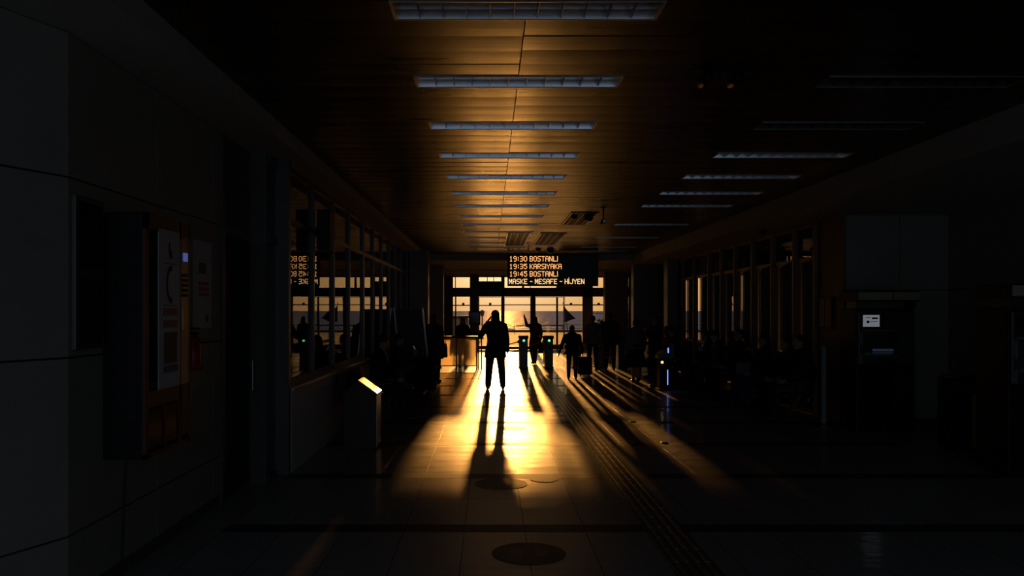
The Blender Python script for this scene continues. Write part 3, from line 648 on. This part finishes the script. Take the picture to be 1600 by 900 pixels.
# ------------------------------------------------------------------ cash machines, bin, frame and post on the right
def atm(loc, rz, label, screen):
    t = thing('cash_machine', label, 'cash machine', loc, rz)
    m = MB(); m.box(-.42, .42, 0, .55, .0, 1.78, bev=.015); m.build('cabinet', 'black_plastic', t)
    m = MB(); m.box(-.45, .45, -.10, .5, 1.88, 2.03, bev=.01); m.build('header', 'black_plastic', t)
    for a, c in ((-.44, .05), (.07, .44)):
        m = MB(); m.box(a, c, -.106, -.098, 1.90, 2.01); m.build('header_band', 'cream_band', t)
    for a in (-.42, .42):
        m = MB(); m.box(a-.01, a+.01, -.02, .3, 1.78, 1.9); m.build('header_support', 'dark_steel', t)
    m = MB(); m.box(-.40, .40, -.03, .0, .98, 1.74, bev=.01); m.build('fascia', 'dark_steel', t)
    s = MB(); s.box(-.36, -.03, -.036, -.03, 1.49, 1.71); so_ = s.build('screen_bezel', 'black_gloss', t)
    s = MB(); s.box(-.34, -.105, -.042, -.036, 1.515, 1.685); s.build('screen', 'screen_white' if screen else 'black_gloss', so_)
    if screen:
        s = MB(); s.ell((-.27, -.042, 1.585), (.022, .002, .02)); s.box(-.305, -.23, -.044, -.042, 1.64, 1.648); s.box(-.215, -.13, -.044, -.042, 1.625, 1.65); s.box(-.24, -.13, -.044, -.042, 1.585, 1.592); s.build('screen_marks', 'ink', so_)
    m = MB(); m.box(-.35, .10, -.045, -.03, 1.455, 1.468); m.build('trim_strip', 'yellow_paint', t)
    for a, c in ((1.25, 1.44), (.99, 1.13)):
        m = MB(); m.box(-.37, -.35, -.05, -.03, a, c); m.build('side_strip', 'steel', t)
    m = MB(); m.box(.02, .10, -.04, -.03, 1.30, 1.315); m.build('card_slot_light', 'red_light' if screen else 'black_gloss', t)
    m = MB(); m.box(-.02, .16, -.05, -.03, 1.24, 1.36); m.build('card_slot', 'black_gloss', t)
    m = MB(); m.cyl((.24, -.03, 1.6), (.24, -.045, 1.6), .045); m.build('camera_window', 'black_gloss', t)
    m = MB(); m.prism([(-.03, 1.16), (-.16, 1.12), (-.16, 1.10), (-.03, 1.10)], -.26, .10, 'x'); m.build('keypad', 'steel', t)
    m = MB(); m.box(-.20, .10, -.034, -.03, 1.165, 1.20); m.build('light_bar', 'screen_blue' if screen else 'black_gloss', t)
    m = MB(); m.box(-.14, .12, -.05, -.03, 1.00, 1.06); m.build('cash_slot', 'black_gloss', t)
    m = MB(); m.box(-.36, .36, -.004, .0, .08, .93); m.build('lower_door', 'black_gloss', t)
    return t
atm((5.69, 11.5, 0), 0, 'cash machine with a lit white screen beside the pale end wall', True)
atm((5.83, 8.35, 0), 0, 'dark cash machine with no lit screen at the right edge', False)
t = thing('waste_bin', 'dark waste cabinet with a yellow strip between the two cash machines', 'bin', (6.12, 9.9, 0))
m = MB(); m.box(-.36, .30, 0, .4, .03, .90, bev=.015); m.build('body', 'black_plastic', t)
m = MB(); m.box(-.15, -.07, -.006, .0, .05, .80); m.build('strip', 'yellow_paint', t); m = MB(); m.box(-.37, .31, -.01, .41, .90, .94, bev=.01); m.build('lid', 'black_gloss', t)
m = MB(); m.box(-.28, .2, -.006, .0, .72, .84); m.build('opening', 'black_gloss', t)
for s in (-.3, .24):
    m = MB(); m.box(s-.03, s+.03, .03, .37, 0, .03); m.build('foot', 'rubber', t)
t = thing('picture_frame', 'slim dark frame with two panels hung on the red pillar', 'frame', (XR-.03, 12.55, pz(513, 12.7)))
m = MB(); m.box(-.03, 0, 0, .50, 0, .50, bev=.005); m.build('frame', 'black_plastic', t)
for a, c in ((.03, .24), (.27, .47)):
    m = MB(); m.box(-.034, -.028, a, c, .03, .47); m.build('panel', 'pillar_red', t)
t = thing('queue_post', 'tall pale post standing in front of the red pillar', 'post', (px(1287, 12.2), 12.2, 0))
m = MB(); m.loft([(0, 0, 0, .16, .16), (0, 0, .015, .16, .16), (0, 0, .03, .06, .06)]); m.build('base', 'dark_steel', t); m = MB(); m.box(-.035, .035, -.01, .01, .02, 1.25); m.build('pole', 'wall_panel', t); m = MB(); m.box(-.05, .05, -.015, .015, 1.2, 1.28, bev=.006); m.build('cap', 'dark_steel', t)
# ticket kiosk with blue light strip
t = thing('ticket_kiosk', 'slanted-top ticket kiosk with a blue light strip among the people on the right', 'kiosk', (px(1040, 17.5), 17.5, 0))
m = MB(); m.box(-.12, .14, 0, .34, .03, .72, bev=.015); m.box(-.16, .18, -.03, .38, 0, .03); m.build('pedestal', 'black_plastic', t)
m = MB(); m.prism([(-.16, .70), (.18, .70), (.18, 1.01), (.15, 1.03), (-.16, .76)], -.02, .36); m.build('head', 'dark_steel', t)
m = MB(); m.prism([(-.14, .778), (.145, 1.026), (.14, 1.032), (-.145, .784)], .0, .34); m.build('screen', 'brass', t)
m = MB(); m.box(.035, .055, -.007, .0, .12, .45); m.build('light_strip', 'blue_light', t)
m = MB(); m.box(.04, .065, -.027, -.02, .82, .93); m.build('light_strip', 'blue_light', t)
m = MB(); m.cyl((-.075, -.005, .615), (-.075, .0, .615), .03); m.build('lamp', 'amber_light', t)

# ------------------------------------------------------------------ floor: tactile path, stickers, studs
X0 = 1.255; TW = .30
t = thing('tactile_strip', 'long tactile guide path of raised bars running down the aisle', 'tactile path', (X0, 0, 0))
m = MB(); m.box(0, TW, 2.5, 33, .0, .004); m.build('base', 'tactile_base', t)
m = MB(); n = 0
y = 2.55
while y < 33:
    for i in range(4):
        c = .042+i*.072
        m.prism([(c-.017, .004), (c-.011, .009), (c+.011, .009), (c+.017, .004)], y, y+.255)
    y += .30
m.build('raised_bars', 'tactile', t)
def sticker(px_, py_, w, label, mm='sticker', inner=True):
    d = H0*F/(py_-485); t = thing('floor_sticker', label, 'sticker', (px(px_, d), d, .0)); r = w*d/F/2
    m = MB(); m.loft([(0, 0, 0.0005, r, r), (0, 0, .003, r, r)], seg=40); m.build('disc', mm, t)
    if inner:
        m = MB(); ri = r*.86
        for k_ in range(36):
            a = 2*PI*k_/36; m.box(ri*math.cos(a)-.02*r*3, ri*math.cos(a)+.02*r*3, ri*math.sin(a)-.006, ri*math.sin(a)+.006, .003, .0036, rot=(0, 0, a+PI/2))
        m.build('ring', 'sticker_light', t)
        m = MB(); m.ell((-.09, .02, .003), (.05, .1, .0008)); m.ell((.09, .02, .003), (.05, .1, .0008)); m.build('footprints', 'sticker_light', t)
sticker(783, 756, 82, 'dark round floor sticker just in front of the second dark band')
sticker(826, 865, 116, 'dark round floor sticker nearest the bottom of the photo')
sticker(850, 749, 43, 'small faint round sticker right of the dark one by the band', 'sticker_light', False)
sticker(800, 669, 42, 'round floor sticker in the glare beyond the walking man\'s shadow', 'sticker', False)
sticker(813, 640, 34, 'small round floor sticker in the glare, farthest of the stickers', 'sticker', False)
for i, (a, c) in enumerate(((989, 659), (991, 692), (1038, 692), (1096, 692))):
    d = H0*F/(c-485); t = thing('floor_stud', ['lone metal floor stud above the row of three', 'left stud of the three on the dark floor band', 'middle stud of the three on the dark floor band', 'right stud of the three on the dark floor band'][i], 'stud', (px(a, d), d, .002))
    m = MB(); m.loft([(0, 0, 0, .05, .05), (0, 0, .006, .045, .045), (0, 0, .010, .02, .02)]); m.build('dome', 'steel', t, smooth=True)

# ------------------------------------------------------------------ outside
D = 45.0
t = thing('flag', 'drooping dark red flag on a slanted pole outside the sea doors', 'flag', (px(890, D), D, 0))
m = MB(); m.cyl((0, 0, 0), (-.36, 0, 2.15), .022); m.ell((-.36, 0, 2.15), (.04,)*3); m.build('pole', 'dark_steel', t)
m = MB(); m.loft([(0, 0, 0, .25, .25), (0, 0, .1, .22, .22), (0, 0, .14, .05, .05)]); m.build('base', 'dark_steel', t)
bm = bmesh.new(); G = []
for i in range(13):
    row = []
    for j in range(15):
        u, v = i/12, j/14
        row.append(bm.verts.new((-.345+.06*v+u*.62*(.12+.88*v**1.3), .06*math.sin(u*9+v*2), 2.08-1.0*v+.30*u*v*0-.0-u*.12*(1-v)+.22*u*v)))
    G.append(row)
for i in range(12):
    for j in range(14): bm.faces.new((G[i][j], G[i+1][j], G[i+1][j+1], G[i][j+1]))
me = bpy.data.meshes.new('cloth'); bm.to_mesh(me); bm.free(); me.materials.append(M['flag_cloth']); o = bpy.data.objects.new('cloth', me); C.objects.link(o); o.parent = t
sm = o.modifiers.new('thick', 'SOLIDIFY'); sm.thickness = .012
D = 50
t = thing('lamp_post', 'short lamp post on the quay left of the walking man\'s head', 'lamp post', (px(753.5, D), D, -.02))
m = MB(); m.cyl((0, 0, 0), (0, 0, 1.45), .04); m.loft([(0, 0, 0, .12, .12), (0, 0, .06, .12, .12), (0, 0, .1, .05, .05)]); m.build('pole', 'dark_steel', t)
m = MB(); m.loft([(0, 0, 1.42, .10, .10), (0, 0, 1.7, .14, .14), (0, 0, 1.72, .17, .17), (0, 0, 1.8, .03, .03)]); m.build('lantern', 'frame_dark', t)
D = 52
t = thing('kiosk', 'small dark kiosk standing on the quay left of the column', 'kiosk', (px(722, D), D, -.02))
m = MB(); m.box(-.62, .40, 0, .8, 0, 1.25); m.build('body', 'frame_wood', t); m = MB(); m.box(-.8, .55, -.2, .9, 1.32, 1.42); m.box(-.6, .38, .1, .7, 1.24, 1.33); m.build('roof', 'frame_dark', t)
D = 39
t = thing('potted_plant', 'bushy potted plant outside the right sea window', 'plant', (px(940, D), D, -.02))
m = MB(); m.loft([(0, 0, 0, .16, .16), (0, 0, .38, .22, .22), (0, 0, .40, .2, .2)]); m.build('pot', 'pot', t)
m = MB(); m.tube([(0, 0, .35), (.02, 0, .8)], .02)
m.build('stem', 'box_wood', t)
m = MB()
for i in range(160):
    a, e, r = random.uniform(0, 2*PI), random.uniform(-.7, 1.4), random.uniform(.2, .42)
    c = Vector((math.cos(a)*math.cos(e)*r, math.sin(a)*math.cos(e)*r, .95+math.sin(e)*r))
    m.ell(c, (.075, .03, .008), Euler((random.uniform(-1, 1), random.uniform(-1, 1), a)).to_matrix(), seg=6)
m.build('foliage', 'leaf', t)
t = thing('quay_railing', 'low metal railing along the quay edge in front of the sea', 'railing', (0, 65.4, -.02))
for i in range(-9, 16):
    m = MB(); m.cyl((i*2.0, 0, 0), (i*2.0, 0, .62), .03, 8); m.build('post', 'frame_dark', t)
m = MB(); m.box(-18.5, 30.5, -.02, .02, .58, .62); m.box(-18.5, 30.5, -.015, .015, .28, .31); m.build('rail', 'frame_dark', t)

# ------------------------------------------------------------------ people
def bake(mb, name, m, parent, vox, smooth=3):
    o = mb.build(name, m, None)
    r = o.modifiers.new('r', 'REMESH'); r.mode = 'VOXEL'; r.voxel_size = vox; r.use_smooth_shade = True
    s = o.modifiers.new('s', 'SMOOTH'); s.iterations = smooth; s.factor = .5
    bpy.context.view_layer.update()
    me = bpy.data.meshes.new_from_object(o.evaluated_get(bpy.context.evaluated_depsgraph_get()))
    old = o.data; o.modifiers.clear(); o.data = me; bpy.data.meshes.remove(old)
    for p in me.polygons: p.use_smooth = True
    if parent: o.parent = parent
    return o
def V3(*a): return Vector(a)
def hand(mb, w, d, n, side, curl=.6, grip=False):
    d = d.normalized(); n = (n-d*n.dot(d)).normalized(); s = d.cross(n)*side
    R3 = Matrix((s, d, n)).transposed()
    mb.ell(w+d*.048, (.040, .056, .017), R3); mb.cap(w-d*.01, .028, w+d*.03, .026)
    for i, (o_, L) in enumerate(((.030, .066), (.011, .078), (-.009, .073), (-.028, .056))):
        p = w+d*.09+s*o_; c = curl*(1+.1*i)
        d1 = (d*math.cos(c*.5)+n*math.sin(c*.5)+s*o_*1.5).normalized(); d2 = (d*math.cos(c*1.5)+n*math.sin(c*1.5)).normalized(); d3 = (d*math.cos(c*2.3)+n*math.sin(c*2.3)).normalized()
        a = p+d1*L*.45; e = a+d2*L*.32; f = e+d3*L*.25
        mb.cap(p-d*.015, .0105, a, .0095, 8); mb.cap(a, .0095, e, .0088, 8); mb.cap(e, .0088, f, .008, 8)
    p = w+d*.025+s*.030; a = p+(d*.7+s*.75+n*.3).normalized()*.045; e = a+(d*.95+s*.15+n*.4).normalized()*.032
    mb.cap(p, .015, a, .0115, 8); mb.cap(a, .0115, e, .0095, 8)
TORSO = [(-.13, .11, .085, 0), (-.07, .160, .115, -.005), (0, .168, .120, -.008), (.08, .152, .108, 0), (.16, .145, .10, .0), (.28, .160, .112, .005), (.40, .178, .115, .0), (.475, .168, .098, -.005), (.53, .10, .072, -.008), (.565, .06, .058, -.006)]
def person(label, loc, yaw, H=1.72, pelvis=None, lean=0, legs=None, arms=None, head=(0, 0), hem=None, flare=.05, bulk=1.0, skirt=None, top='black', bottom='black', hair='short', hairmat='hair_dark', skin='skin', hood=False, extra=None, shoe='leather', wide=1.0, group=None, big=1.0, baggy=1.0):
    """x right, y ahead, z up in the person's own frame at 1.75 m, then scaled to H"""
    s = H/1.75
    seated = pelvis is not None
    P = V3(*(pelvis or (0, 0, .93)))
    T = Matrix.Translation(P) @ Matrix.Rotation(-lean, 4, 'X')
    def tp(x, y, z): return T @ V3(x, y, z-.93)                    # point of the upright body carried by the torso
    hp, hy = head
    Hm = T @ Matrix.Translation((0, -.005, .57)) @ Matrix.Rotation(hy, 4, 'Z') @ Matrix.Rotation(-hp, 4, 'X') @ Matrix.Translation((0, .005, -.57))
    def hpnt(x, y, z): return Hm @ V3(x, y, z-.93)
    RH = Hm.to_3x3()
    hips = [tp(-.095, 0, .92), tp(.095, 0, .92)]
    legs = legs or [((-.11, .02, .50), (-.115, -.02, .085), 0), ((.11, .02, .50), (.115, -.02, .085), 0)]
    sh = [tp(-.190*wide, -.005, 1.405), tp(.190*wide, -.005, 1.405)]
    arms = arms or [((-.255, -.03, 1.12), (-.26, .05, .87)), ((.255, -.03, 1.12), (.26, .05, .87))]
    A = [(V3(*a[0]), V3(*a[1])) for a in arms]
    def sc(mb):
        bmesh.ops.scale(mb.bm, vec=(s, s, s), verts=mb.bm.verts); return mb
    # --- the body, one continuous surface
    B = MB()
    B.loft([(0, y, z, rx*wide, ry*bulk) for z, rx, ry, y in TORSO], T)
    B.cap(tp(0, -.012, 1.46), .057, hpnt(0, -.002, 1.57), .053)
    B.ell(hpnt(0, -.004, 1.653), (.076, .097, .097), RH); B.ell(hpnt(0, .026, 1.592), (.056, .064, .070), RH)
    B.ell(hpnt(0, .078, 1.662), (.050, .014, .011), RH); B.cap(hpnt(0, .092, 1.645), .009, hpnt(0, .110, 1.607), .0135, 8)
    B.ell(hpnt(0, .086, 1.571), (.025, .010, .006), RH); B.ell(hpnt(0, .085, 1.560), (.022, .010, .007), RH); B.ell(hpnt(0, .070, 1.535), (.023, .020, .016), RH)
    for q in (-1, 1):
        B.ell(hpnt(q*.077, -.008, 1.628), (.010, .020, .033), RH); B.ell(hpnt(q*.042, .062, 1.605), (.022, .022, .02), RH)
    for i, q in enumerate((-1, 1)):
        kn, an, toe = V3(*legs[i][0]), V3(*legs[i][1]), legs[i][2]
        B.cap(hips[i], .088, kn, .058); B.cap(kn, .057, an, .038); B.ell(kn.lerp(an, .28)+V3(0, -.018 if not seated else -.012, 0), (.052, .055, .11))
        fd = V3(math.sin(toe), math.cos(toe), 0)
        B.cap(an+V3(0, 0, -.04)-fd*.03, .036, an+fd*.13+V3(0, 0, -.052), .028)
        e, w = A[i]; B.cap(sh[i], .056, e, .042); B.cap(e, .042, w, .029); B.cap(tp(q*.09, -.005, 1.42), .06, sh[i], .058)
        hd = (w-e).normalized(); nn = V3(-q*.9, .3, 0) if not (extra and extra.get('palm')) else V3(*extra['palm'][i])
        if abs(hd.dot(nn.normalized())) > .9: nn = V3(0, 1, .2)
        hd2 = hd if not (extra and extra.get('hand%d' % i)) else V3(*extra['hand%d' % i])
        hand(B, w, hd2, nn, -q if True else q, .55 if not (extra and extra.get('curl')) else extra['curl'])
    root = bake(sc(B), 'person', 'skin' if skin == 'skin' else skin, None, .0085)
    root.location = loc; root.rotation_euler = (0, 0, yaw); tag(root, label, 'person', group)
    for q in (-1, 1):
        m = MB(); m.ell(hpnt(q*.031, .086, 1.637), (.011, .007, .007), RH, 10); sc(m).build('eye', 'eye', root, smooth=True)
    # --- trousers
    m = MB(); m.loft([(0, y, z, (rx+.015)*wide, (ry+.015)*bulk) for z, rx, ry, y in TORSO[:5]], T)
    for i in (0, 1):
        kn, an = V3(*legs[i][0]), V3(*legs[i][1]); m.cap(hips[i], .103*baggy, kn, .076*baggy); m.cap(kn, .076*baggy, an+(kn-an).normalized()*.02, .060*baggy)
    if not skirt: bake(sc(m), 'trousers', 'cloth_'+bottom, root, .012)
    else:
        m.bm.free(); m = MB()
        z1, r1 = skirt
        m.loft([(0, 0, z1, r1, r1*.8), (0, 0, z1+.02, r1, r1*.8), (0, 0, .75, .23*wide, .19*bulk), (0, 0, .95, .19*wide, .15*bulk), (0, 0, 1.10, .16*wide, .125*bulk)]); bake(sc(m), 'skirt', 'cloth_'+bottom, root, .014)
    # --- coat or jacket
    m = MB(); g = .028
    rings = [(0, y, z, (rx+g)*wide, (ry+g)*bulk) for z, rx, ry, y in TORSO[2:9]]
    if hem is not None and not seated:
        rings = [(0, 0, hem-.93, (.20+flare)*wide, (.15+flare)*bulk), (0, 0, hem-.91, (.20+flare)*wide, (.15+flare)*bulk)] + [(0, 0, (hem-.93)*.45, (.20+flare*.55)*wide, (.155+flare*.5)*bulk)]+rings[0:]
    else: rings = [(0, -.005, -.07, (.165+g)*wide, (.118+g)*bulk)]+rings
    m.loft(rings, T)
    for i, q in enumerate((-1, 1)):
        e, w = A[i]; m.cap(tp(q*.09, -.005, 1.415), .078, sh[i], .076); m.cap(tp(q*.03, -.012, 1.505), .055, tp(q*.15, -.008, 1.435), .058); m.cap(sh[i], .076, e, .062); m.cap(e, .062, e.lerp(w, .96), .046)
    m.cap(tp(0, -.01, 1.45), .075, tp(0, -.008, 1.50), .066)
    if hood: m.ell(tp(0, -.105, 1.46), (.11, .06, .075))
    bake(sc(m), 'coat' if hem is not None else 'jacket', 'cloth_'+top, root, .012)
    # --- shoes
    for i in (0, 1):
        an, toe = V3(*legs[i][1]), legs[i][2]; fd = V3(math.sin(toe), math.cos(toe), 0); m = MB()
        z = an.z-.085
        m.cap(V3(an.x, an.y, z+.042)-fd*.035, .042, V3(an.x, an.y, z+.037)+fd*.08, .040); m.cap(V3(an.x, an.y, z+.037)+fd*.08, .040, V3(an.x, an.y, z+.028)+fd*.165, .028)
        m.cap(an-V3(0, 0, .03), .047, an+V3(0, 0, .015), .046)
        o = bake(sc(m), 'shoe', shoe, root, .010)
        for v in o.data.vertices: v.co.z = max(v.co.z, z*s+.001)
    # --- hair
    m = MB()
    if hair != 'bald':
        m.ell(hpnt(0, -.018, 1.672), (.086*big, .098*big, .090*(big*.5+.5)), RH); m.ell(hpnt(0, -.045, 1.63), (.080*big, .066*big, .075*big), RH)
        if hair == 'long':
            m.loft([(0, -.045, .43, .07, .035), (0, -.055, .52, .095, .05), (0, -.05, .62, .10, .07), (0, -.04, .72, .09, .085), (0, -.03, .80, .05, .05)], Hm)
        if hair == 'bun': m.ell(hpnt(0, -.12, 1.70), (.045, .04, .045), RH)
        if hair == 'scarf':
            m.ell(hpnt(0, -.01, 1.66), (.096, .105, .108), RH); m.loft([(0, -.01, .42, .15, .11), (0, -.015, .50, .13, .11), (0, -.012, .60, .098, .098), (0, -.012, .68, .094, .092)], Hm)
        if hair == 'cap':
            m.loft([(0, -.005, .745, .094, .106), (0, -.005, .80, .09, .10), (0, -.008, .825, .05, .06)], Hm); m.ell(hpnt(0, .11, 1.682), (.07, .06, .008), RH)
        bake(sc(m), 'headscarf' if hair == 'scarf' else ('cap' if hair == 'cap' else 'hair'), 'cloth_charcoal' if hair in ('scarf', 'cap') else hairmat, root, .010)
    return root
def handle_bag(loc, rz, label, m_='cloth_black', w=.34, h=.30, d=.12, strap=.22):
    t = thing('handbag', label, 'bag', loc, rz)
    m = MB(); m.loft([(0, 0, 0, w*.46, d*.5), (0, 0, .02, w*.5, d*.55), (0, 0, h*.7, w*.48, d*.5), (0, 0, h, w*.42, d*.25)]); m.build('body', m_, t, smooth=True)
    m = MB(); m.tube([(-w*.3, 0, h*.95), (-w*.22, 0, h+strap*.7), (0, 0, h+strap), (w*.22, 0, h+strap*.7), (w*.3, 0, h*.95)], .010); m.build('strap', 'leather', t)
    return t
# walking man with a phone at his ear
D = 17.8
person('person in a long dark coat walking down the sunlit aisle, phone at ear', (px(774, D), D, 0), 0, 1.745, hem=.70, flare=.035,
       legs=[((-.135, .05, .50), (-.165, -.05, .085), -.1), ((.135, -.03, .50), (.165, -.10, .085), .1)],
       arms=[((-.335, .02, 1.17), (-.165, .10, 1.50)), ((.255, -.03, 1.12), (.27, .03, .86))], extra={'hand0': (.35, -.25, .85), 'palm': ((1, -.1, .0), (-.9, .3, 0))}, top='black', bottom='charcoal', wide=1.06, bulk=1.15, big=1.1, baggy=1.18, hair='long')
t = thing('mobile_phone', 'dark phone held to the ear of the walking man', 'phone', (px(774, D)-.115, D+.02, 1.57), 0); m = MB(); m.box(-.006, .006, -.036, .036, -.05, .09, rot=(-.15, 0, 0), bev=.003); m.build('body', 'black_gloss', t)
m = MB(); m.box(.006, .007, -.03, .03, -.04, .08, rot=(-.15, 0, 0)); m.build('screen', 'black_plastic', t)
# woman raising her hand between the turnstiles
D = 25.9
person('person with long hair raising one hand between the two lit turnstiles', (px(835.5, D), D, .009), .35, 1.55, hem=.62, flare=.02,
       legs=[((-.09, .10, .50), (-.09, -.08, .10), 0), ((.10, .16, .50), (.10, .18, .085), 0)],
       arms=[((-.27, .10, 1.42), (-.33, .12, 1.66)), ((.25, -.03, 1.12), (.26, .06, .88))], hair='long', top='brown', bottom='black', extra={'curl': .25})
handle_bag((px(846.5, D), D+.0, .38), .6, 'dark bag hanging beside the person raising a hand', h=.32, w=.26, strap=.20)
# short person with a wheeled bag
D = 20.3
person('short stocky person in a dark coat with one arm held out, facing the sea', (px(894, D), D, 0), -.1, 1.37, hem=.80, flare=.06, bulk=1.2, wide=1.15,
       arms=[((-.33, -.02, 1.12), (-.42, .04, .86)), ((.28, -.05, 1.12), (.33, -.02, .87))], hair='short', top='navy', bottom='black', lean=.06)
suitcase((px(914, 21.2), 21.2, 0), .2, .34, .52, .24, 'small dark wheeled bag beside the short person in the dark coat', 'cloth_black', .2)
# standing group on the right
D = 23.2
person('person with a grey hood seen from behind at the right of the gate line', (px(926, D), D, 0), .1, 1.60, top='grey', bottom='denim', hood=True, hair='short')
D = 23.5
person('tall person all in black standing beside the person with the grey hood', (px(953, D), D, 0), -.2, 1.68, hem=.78, top='black', bottom='black', hair='short', wide=1.1)
D = 19.6
person('person in a pale grey top and wide dark skirt standing with back turned', (px(993, D), D, 0), .15, 1.53, top='grey', bottom='black', skirt=(.42, .36), hair='bun', wide=1.08, bulk=1.15, legs=[((-.07, .02, .48), (-.07, -.02, .085), 0), ((.07, .02, .48), (.07, -.02, .085), 0)])
D = 18.3
person('person in profile raising a hand to the face near the ticket kiosk', (px(1027, D)-.02, D, 0), 1.35, 1.62, hem=.72, top='black', bottom='black', hair='long',
       arms=[((-.23, .10, 1.14), (-.10, .24, 1.36)), ((.25, .02, 1.12), (.22, .14, .93))], extra={'palm': ((.3, -.8, 0), (-.9, .3, 0))})
# left side, standing and behind the counter
D = 19.6
person('person in a dark coat standing behind the leaning display board', (px(677, D)+.02, D, 0), -.5, 1.66, hem=.60, flare=.05, top='black', bottom='black', hair='long', wide=1.05)
handle_bag((px(694, D)+.0, D-.02, .60), 1.2, 'dark shoulder bag beside the person behind the leaning board', w=.30, h=.34, strap=.3)
person('person with covered head standing behind the frosted counter', (px(723, 26.2), 26.2, 0), PI-.3, 1.50, top='charcoal', bottom='black', hair='scarf', hem=.85)
# seated people
SEATL = [((-.12, .44, .50), (-.13, .50, .085), 0), ((.12, .44, .50), (.13, .47, .085), 0)]
def seated(label, loc, yaw, H=1.70, lean=-.06, legs=None, arms=None, **k):
    return person(label, loc, yaw, H, pelvis=(0, 0, .545), lean=lean, legs=legs or SEATL, arms=arms or [((-.24, .04, .80), (-.13, .28, .66)), ((.24, .04, .80), (.13, .28, .66))], **k)
seated('person slumped on the left seats with legs stretched out into the aisle', (-1.83, 12.85, 0), -PI/2, 1.74, lean=.12,
       legs=[((-.12, .42, .47), (-.12, .62, .085), 0), ((.13, .40, .50), (.12, .52, .085), 0)], top='black', bottom='charcoal', hair='short', head=(.25, 0), arms=[((-.25, .14, .82), (-.12, .36, .68)), ((.25, .14, .82), (.12, .36, .68))])
seated('person in a navy jacket on the farther left seats looking down at a phone', (-1.80, 15.2, 0), -PI/2, 1.68, top='navy', bottom='black', hair='short', head=(.35, 0), lean=.05, arms=[((-.24, .10, .86), (-.10, .34, .98)), ((.24, .10, .86), (.10, .34, .98))])
t = thing('mobile_phone', 'phone with a dim blue screen held by the person on the farther left seats', 'phone', (-1.42, 15.2, 1.02), -PI/2); m = MB(); m.box(-.036, .036, -.005, .005, -.07, .07, rot=(.5, 0, 0), bev=.003); m.build('body', 'black_gloss', t)
m = MB(); m.box(-.03, .03, -.008, -.005, -.06, .06, rot=(.5, 0, 0)); m.build('screen', 'blue_dim', t)
RS = 'people seated by the right windows'
SEATR = [((-.24, .04, .80), (-.13, .28, .66)), ((.24, .04, .80), (.13, .28, .66))]
PH = [((-.24, .10, .86), (-.09, .34, .95)), ((.24, .10, .86), (.09, .34, .95))]
data = [
 (12.75, 1.74, 'hair', 'short', 'black', 'charcoal', None, (0, .0), 'person with a round dark head seated nearest the red pillar'),
 (13.35, 1.66, '', 'long', 'brown', 'black', None, (.1, .5), 'person with long hair seated second from the red pillar'),
 (14.5, 1.70, '', 'short', 'navy', 'denim', None, (.2, 0), 'person in a navy jacket with a grey bag on the lap, by the right windows'),
 (15.9, 1.76, '', 'short', 'black', 'black', None, (0, .3), 'large person in black seated at the near end of the middle row'),
 (16.5, 1.66, '', 'scarf', 'olive', 'black', None, (.1, 0), 'person with covered head seated second in the middle row'),
 (17.4, 1.70, '', 'cap', 'charcoal', 'denim', PH, (.4, 0), 'person in a cap looking at a bright phone in the middle row'),
 (18.1, 1.64, '', 'long', 'burgundy', 'black', None, (.1, -.3), 'person in a dark red jacket seated at the far end of the middle row'),
 (19.8, 1.68, '', 'short', 'black', 'charcoal', None, (.1, 0), 'person seated in the farthest row on the right'),
 (20.6, 1.72, '', 'bun', 'beige', 'black', None, (.2, .2), 'person in a beige jacket seated deepest in the farthest row on the right')]
for (y, h_, _, hr, tp_, bt, ar, hd, lb) in data:
    x = 4.97 if y < 19 else 4.57
    ll = [((-.12, .44, .50), (-.13, random.uniform(.42, .55), .085), 0), ((.12, .44, .50), (.13, random.uniform(.42, .58), .085), 0)]
    seated(lb, (x, y, 0), PI/2, h_, legs=ll, top=tp_, bottom=bt, hair=hr, arms=ar, head=hd, lean=random.uniform(-.06, .08), group=RS)
t = thing('mobile_phone', 'phone with a bright blue screen held by the person in a cap on the right', 'phone', (4.60, 17.4, .97), PI/2); m = MB(); m.box(-.036, .036, -.005, .005, -.07, .07, rot=(.5, 0, 0), bev=.003); m.build('body', 'black_gloss', t)
m = MB(); m.box(-.03, .03, -.008, -.005, -.06, .06, rot=(.5, 0, 0)); m.build('screen', 'blue_light', t)
handle_bag((4.60, 14.5, .60), .2, 'grey bag on the lap of the person in the navy jacket', 'cloth_grey', w=.30, h=.22, strap=.1)
